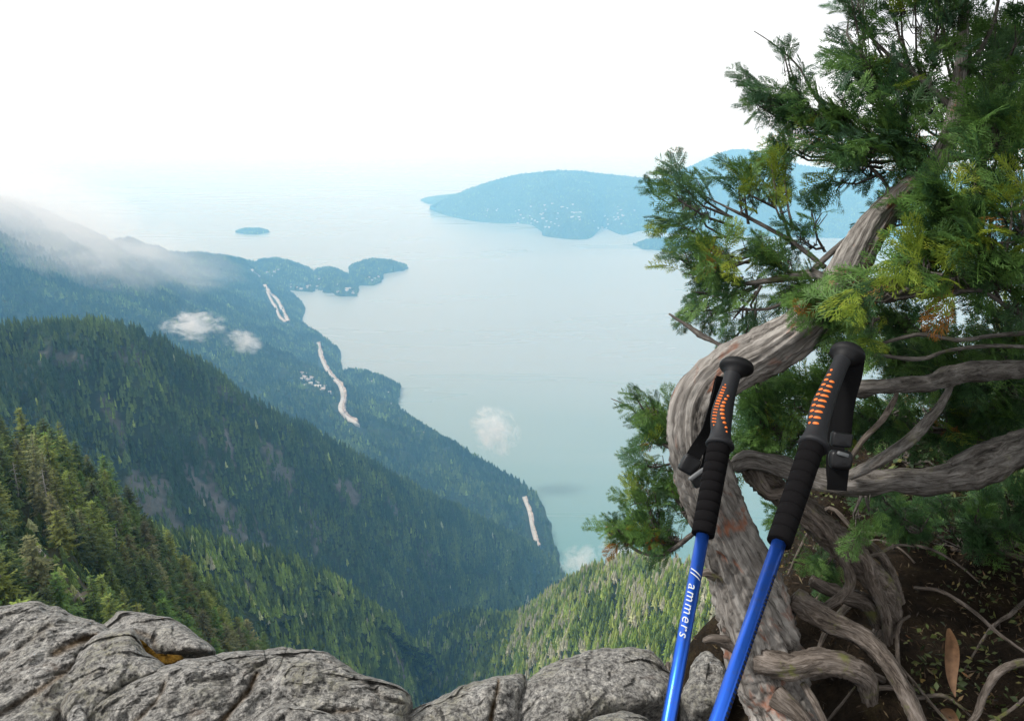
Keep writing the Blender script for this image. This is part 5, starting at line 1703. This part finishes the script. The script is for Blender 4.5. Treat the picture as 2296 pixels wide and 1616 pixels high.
# ---- wrist straps
def ribbon(name, pts, width, thick, mat, parent, n=60):
    """pts: (u, v, depth, turn); a flat band along the points"""
    C = catmull([(*PD(u, v, d), tn) for u, v, d, tn in pts], n)
    P = C[:, :3]
    Tn = np.gradient(P, axis=0); Tn /= np.linalg.norm(Tn, axis=1)[:, None]
    vw = P / np.linalg.norm(P, axis=1)[:, None]
    sd = np.cross(Tn, vw); sd /= np.linalg.norm(sd, axis=1)[:, None]
    nn = np.cross(sd, Tn)
    ca, sa = np.cos(C[:, 3])[:, None], np.sin(C[:, 3])[:, None]
    s2, n2 = sd * ca + nn * sa, nn * ca - sd * sa
    h = width / 2
    G = np.stack([P - s2 * h + n2 * thick / 2, P + s2 * h + n2 * thick / 2, P + s2 * h - n2 * thick / 2, P - s2 * h - n2 * thick / 2], 1)
    V = G.reshape(-1, 3)
    Fc = [tuple(f) for f in gridfaces(n, 4, True).tolist()] + [(3, 2, 1, 0), (4 * n - 4, 4 * n - 3, 4 * n - 2, 4 * n - 1)]
    iw = np.array(parent.matrix_world.inverted())
    V = V @ iw[:3, :3].T + iw[:3, 3]
    return link(name, mesh(name, V, Fc, False), mat, parent)

def block(name, u, v, d, su, sv, sd_, tilt, mat, parent, bev=0.3):
    """small moulded piece: rounded box, size in picture units at its depth"""
    c = PD(u, v, d)
    k = d / FPX
    r1 = np.array([math.cos(tilt), 0, 0]) + _U * math.sin(tilt)
    r2 = -np.sin(tilt) * _X + _U * math.cos(tilt)
    V, N = [], 8
    hs = np.array([su * k / 2, sv * k / 2, sd_ / 2])
    th = np.linspace(-math.pi / 2, math.pi / 2, 9)
    ph = np.linspace(0, 2 * math.pi, 20, endpoint=False)
    sg = lambda x, p: np.sign(x) * np.abs(x) ** p
    for t in th:
        for p in ph:
            q = np.array([sg(math.cos(t), bev) * sg(math.cos(p), bev), sg(math.cos(t), bev) * sg(math.sin(p), bev), sg(math.sin(t), bev)]) * hs
            V.append(c + r1 * q[0] + r2 * q[1] + _F * q[2])
    iw = np.array(parent.matrix_world.inverted())
    V = np.array(V) @ iw[:3, :3].T + iw[:3, 3]
    return link(name, mesh(name, V, [tuple(f) for f in gridfaces(9, 20, True).tolist()], True), mat, parent)
bpy.context.view_layer.update()
st = ribbon('wrist_strap', [(1622, 845, 1.12, 0.3), (1612, 880, 1.125, 0.7), (1598, 925, 1.125, 0.75), (1585, 970, 1.12, 0.6), (1562, 1010, 1.115, 0.2), (1545, 1040, 1.11, 0.0)], 0.021, 0.002, M_WEB, LP)
ribbon('wrist_strap', [(1618, 850, 1.135, 0.2), (1600, 930, 1.14, 0.5), (1592, 1000, 1.13, 0.6), (1585, 1040, 1.12, 0.8), (1572, 1075, 1.11, 0.6)], 0.02, 0.002, M_WEB, LP)
block('strap_buckle', 1546, 1042, 1.105, 40, 42, 0.014, -0.5, M_PLAS, LP)
block('buckle_bar', 1563, 1062, 1.09, 46, 9, 0.006, 0.62, M_GREYP, LP, 0.5)
block('strap_keeper', 1566, 1078, 1.10, 30, 24, 0.012, 0.5, M_PLAS, LP)
ribbon('wrist_strap', [(1918, 796, 1.0, 0.1), (1912, 840, 1.0, 0.15), (1898, 890, 1.0, 0.1), (1890, 940, 0.99, 0.05), (1886, 985, 0.985, 0.0)], 0.0235, 0.0022, M_WEB, RP)
ribbon('wrist_strap', [(1900, 800, 1.02, 0.2), (1890, 870, 1.03, 0.1), (1878, 950, 1.02, 0.1), (1872, 1040, 1.0, 0.0), (1876, 1090, 0.99, 0.1)], 0.022, 0.0022, M_WEB, RP)
block('strap_buckle', 1886, 985, 0.98, 44, 34, 0.014, -0.1, M_PLAS, RP)
block('strap_loop', 1884, 1030, 0.975, 50, 44, 0.016, -0.05, M_PLAS, RP, 0.5)
block('buckle_bar', 1890, 1018, 0.965, 26, 10, 0.006, -0.3, M_GREYP, RP, 0.5)
ribbon('strap_end', [(1886, 1020, 0.98, 0.0), (1880, 1060, 0.98, 0.15), (1876, 1098, 0.985, 0.2)], 0.024, 0.003, M_WEB, RP, 24)

# ================================================================== LITTER AND SHRUBS ON THE LEDGE
def mat_leaf(name, stops, rough=0.6):
    t = NT(name)
    geo = t.node('ShaderNodeNewGeometry')
    c = t.ramp(geo.outputs['Random Per Island'], stops)
    t.set(Base_Color=c, Roughness=rough, Specular_IOR_Level=0.3)
    return t.m
M_LITTER = mat_leaf('leaf_litter', [(0.0, (0.015, 0.01, 0.006)), (0.5, (0.045, 0.027, 0.014)), (0.8, (0.085, 0.055, 0.026)), (0.95, (0.14, 0.11, 0.06)), (1.0, (0.18, 0.08, 0.03))])
M_MOSSY = mat_leaf('small_green_leaves', [(0.0, (0.014, 0.024, 0.006)), (0.5, (0.045, 0.062, 0.016)), (0.85, (0.10, 0.11, 0.03)), (1.0, (0.15, 0.10, 0.03))])
M_SHRUB = mat_leaf('shrub_leaves', [(0.0, (0.012, 0.022, 0.008)), (0.5, (0.03, 0.055, 0.016)), (0.85, (0.07, 0.11, 0.03)), (1.0, (0.14, 0.15, 0.04))])

def leaves(n, pos, size, mat, name, parent=None, flat=0.6, aspect=0.45):
    V, Fc = [], []
    for k in range(n):
        p = pos[k]
        nrm = np.array([0, 0, 1.0]) * flat + rng.normal(0, 0.6, 3)
        nrm /= np.linalg.norm(nrm)
        d = rng.normal(size=3)
        d -= nrm * (d @ nrm); d /= np.linalg.norm(d)
        s = np.cross(nrm, d)
        L = size * rng.uniform(0.5, 1.4)
        w = L * aspect * rng.uniform(0.6, 1.2)
        b = len(V)
        V += [p - d * L / 2, p + s * w / 2 + nrm * w * 0.15, p + d * L / 2, p - s * w / 2 + nrm * w * 0.15]
        Fc += [(b, b + 1, b + 2), (b, b + 2, b + 3)]
    o = link(name, mesh(name, np.array(V), np.array(Fc), False), mat, parent)
    return o
N1 = 9000
lx, ly = rng.uniform(0.25, 1.9, N1), rng.uniform(0.55, 2.5, N1)
lz = ledge_z(lx, ly) + rng.uniform(0.003, 0.03, N1)
o = leaves(N1, np.stack([lx, ly, lz], 1), 0.016, M_LITTER, 'leaf_litter', None, 0.8, 0.22)
tag(o, 'brown needles, bark scraps and dead leaves over the dark soil', 'leaf litter', kind='stuff')
N2 = 9000
lx, ly = rng.uniform(0.75, 1.95, N2), rng.uniform(0.9, 2.5, N2)
kp = fbm(np.stack([lx * 4, ly * 4, 0 * lx + 3], -1), 3) > -0.05
lx, ly = lx[kp], ly[kp]
lz = ledge_z(lx, ly) + np.abs(rng.normal(0, 0.03, len(lx)))
o = leaves(len(lx), np.stack([lx, ly, lz], 1), 0.014, M_MOSSY, 'ground_cover', None, 0.7, 0.6)
tag(o, 'moss and tiny creeping leaves on the bank under the limbs', 'ground cover', kind='stuff')

def shrub(u, v, d, rx, rz, n, label):
    c = PD(u, v, d)
    gz = float(ledge_z(np.array([c[0]]), np.array([c[1]]))[0])
    e = empty('shrub', (c[0], c[1], gz))
    tag(e, label, 'shrub')
    hub = np.array([0, 0, 0.0])
    pts = []
    for k in range(14):
        a = rng.uniform(0, 6.28)
        tip = np.array([math.cos(a) * rx * rng.uniform(0.3, 1), math.sin(a) * rx * rng.uniform(0.3, 1) * 0.7, (c[2] - gz) + rz * rng.uniform(-0.3, 1)])
        link('stem', tube_mesh('stem', [hub, tip * 0.5 + (0, 0, 0.05), tip], [0.006, 0.004, 0.002], 5, 8), M_TWIG, e)
        for j in range(n // 14):
            f = rng.uniform(0.35, 1.05)
            pts.append(tip * f + rng.normal(0, rx * 0.16, 3))
    leaves(len(pts), pts, 0.03, M_SHRUB, 'leaf_mass', e, 0.5, 0.5)['kind'] = 'stuff'
shrub(2120, 1120, 2.3, 0.28, 0.22, 1500, 'dark leafy shrub under the level limb')
shrub(2280, 1080, 2.2, 0.30, 0.30, 1700, 'dark dense shrub behind the forked limb')
shrub(2020, 1160, 2.35, 0.22, 0.16, 1000, 'low dark shrub behind the twisted roots')
shrub(2260, 900, 2.6, 0.34, 0.34, 1800, 'tall dark shrub rising behind the drooping foliage')

# one long dead leaf standing in the soil
def dead_leaf(u0, v0, u1, v1, d, w, label):
    a, b = PD(u0, v0, d), PD(u1, v1, d * 1.0)
    V, n = [], 14
    ax = b - a
    sd = np.cross(ax / np.linalg.norm(ax), _F)
    for k in range(n + 1):
        f = k / n
        ww = w * math.sin(math.pi * (0.04 + 0.93 * f) ** 0.85) * d / FPX / 2
        c = a + ax * f + _F * 0.012 * math.sin(f * 3) + sd * 0.004 * math.sin(f * 5)
        for q, h in ((-1, 0.4), (-0.4, 0.1), (0, -0.1), (0.4, 0.1), (1, 0.4)):
            V.append(c + sd * ww * q - _F * ww * h)
    V = np.array(V)
    V = np.concatenate([V, V + _F * 0.0008])
    m = 5 * (n + 1)
    f1 = gridfaces(n + 1, 5)
    c = V.mean(0)
    o = link('dead_leaf', mesh('dead_leaf', V - c, np.concatenate([f1, f1[:, ::-1] + m]), True), M_DLEAF, None, tuple(c))
    tag(o, label, 'leaf')
_t = NT('dry_brown_leaf')
_nv = _t.noise(_t.coord('Object', (1, 1, 1)), 60, 4, 0.6)
_t.set(Base_Color=_t.ramp(_nv, [(0.3, (0.09, 0.045, 0.02)), (0.7, (0.22, 0.12, 0.06))]), Roughness=0.6)
M_DLEAF = _t.m
dead_leaf(2126, 1408, 2148, 1562, 1.34, 34, 'long upright dried brown leaf in the dark soil beside the long root')
dead_leaf(2110, 1590, 2170, 1640, 1.30, 24, 'dried brown leaf lying at the foot of the curved root')

# ================================================================== HAZE
HZ = NT('haze_air')
HZ.n.remove(HZ.b)
_pv = HZ.node('ShaderNodeVolumePrincipled')
_pv.inputs['Color'].default_value = (0.25, 0.62, 1.0, 1)
_pv.inputs['Absorption Color'].default_value = (1, 1, 1, 1)
_pv.inputs['Density'].default_value = 1.0e-4
_pv.inputs['Anisotropy'].default_value = 0.0
HZ.link(_pv.outputs['Volume'], HZ.out.inputs['Volume'])

# ---- low clouds drifting below the ledge
def ico(n=3):
    import bmesh
    bm = bmesh.new()
    bmesh.ops.create_icosphere(bm, subdivisions=n, radius=1.0)
    V = np.array([v.co[:] for v in bm.verts]); Fc = [tuple(v.index for v in f.verts) for f in bm.faces]
    bm.free()
    return V, Fc
ICO = ico(3)
def mat_cloud(name, dens, scale, thr, seed, nm=4.2):
    t = NT(name)
    t.n.remove(t.b)
    tc = t.node('ShaderNodeTexCoord')
    mp = t.node('ShaderNodeMapping')
    mp.inputs['Location'].default_value = (seed, seed * 2, seed * 3)
    t.link(tc.outputs['Object'], mp.inputs['Vector'])
    n = t.noise(mp.outputs['Vector'], scale, 7, 0.66, 0.9)
    ln = t.node('ShaderNodeVectorMath', operation='LENGTH')
    t.link(tc.outputs['Object'], ln.inputs[0])
    fall = t.math('SUBTRACT', 1.0, ln.outputs['Value'])
    d = t.math('ADD', t.math('MULTIPLY', fall, 0.9), t.math('MULTIPLY', t.math('SUBTRACT', n, 0.5), nm))
    d = t.math('MULTIPLY', t.math('SUBTRACT', d, thr), dens * 2.5)
    d = t.math('MINIMUM', t.math('MAXIMUM', d, 0.0), dens)
    d = t.math('MULTIPLY', d, t.math('MULTIPLY', fall, 4.0, True))
    v = t.node('ShaderNodeVolumePrincipled')
    v.inputs['Color'].default_value = (0.97, 0.97, 0.97, 1)
    v.inputs['Absorption Color'].default_value = (1, 1, 1, 1)
    v.inputs['Anisotropy'].default_value = 0.3
    t.link(d, v.inputs['Density'])
    t.link(v.outputs['Volume'], t.out.inputs['Volume'])
    return t.m
def cloud(u, v, r, su, sv, sy, dens, label, scale=1.6, thr=0.25, seed=0.0, tilt=0.0, kind=None, name='cloud'):
    c = PR(u, v, r)
    k = np.linalg.norm(c) / FPX
    o = link(name, mesh(name, ICO[0], ICO[1], True), mat_cloud(name, dens, scale, thr, seed, 4.2 if kind is None else 2.0), None, tuple(c))
    o.scale = (su * k, sy, sv * k)
    o.rotation_euler = (0, tilt, 0)
    tag(o, label, 'cloud' if kind is None else 'mist', kind=kind)
cloud(432, 730, 3300, 80, 38, 90, 0.02, 'ragged white cloud hanging in front of the far wooded mountain', 2.4, 0.32, 1.0)
cloud(545, 766, 3250, 46, 30, 60, 0.022, 'small white cloud scrap beside the ragged cloud on the far mountain', 1.6, 0.2, 2.0, 0.2)
cloud(1108, 966, 2700, 60, 72, 70, 0.024, 'round white puff of cloud floating over the open water', 1.9, 0.28, 3.6, -0.6)
cloud(1300, 1262, 1850, 46, 50, 60, 0.014, 'thin wisp of cloud at the mouth of the ravine', 1.8, 0.2, 4.0, 0.5)
cloud(1385, 1236, 1500, 46, 30, 60, 0.02, 'white cloud scrap behind the green slope', 1.8, 0.15, 5.0)
cloud(0, 545, 4300, 400, 200, 560, 0.0024, 'pale mist bank wrapped round the far mountain top', 1.8, 0.10, 6.0, 0.12, 'stuff', 'mist')
cloud(-40, 470, 4900, 300, 130, 400, 0.0016, 'bright mist over the far summit', 1.8, 0.08, 9.0, 0.1, 'stuff', 'mist')
cloud(60, 620, 3900, 260, 90, 300, 0.0016, 'shreds of mist low on the far mountain side', 2.2, 0.15, 11.0, -0.1, 'stuff', 'mist')
cloud(330, 590, 5000, 240, 70, 400, 0.0010, 'thin veil of mist trailing along the far ridge', 1.8, 0.15, 7.0, 0.1, 'stuff', 'mist')

def haze_box():
    x0, x1, y0, y1, z0, z1 = -61000, 61000, -3000, 61000, SEA_Z - 20, 30
    V = [(x, y, z) for z in (z0, z1) for y in (y0, y1) for x in (x0, x1)]
    Fc = [(0, 2, 3, 1), (4, 5, 7, 6), (0, 1, 5, 4), (2, 6, 7, 3), (0, 4, 6, 2), (1, 3, 7, 5)]
    o = link('haze', mesh('haze', V, Fc, False), HZ.m)
    tag(o, 'thin blue haze in the air over the sound', 'haze', kind='stuff')
haze_box()
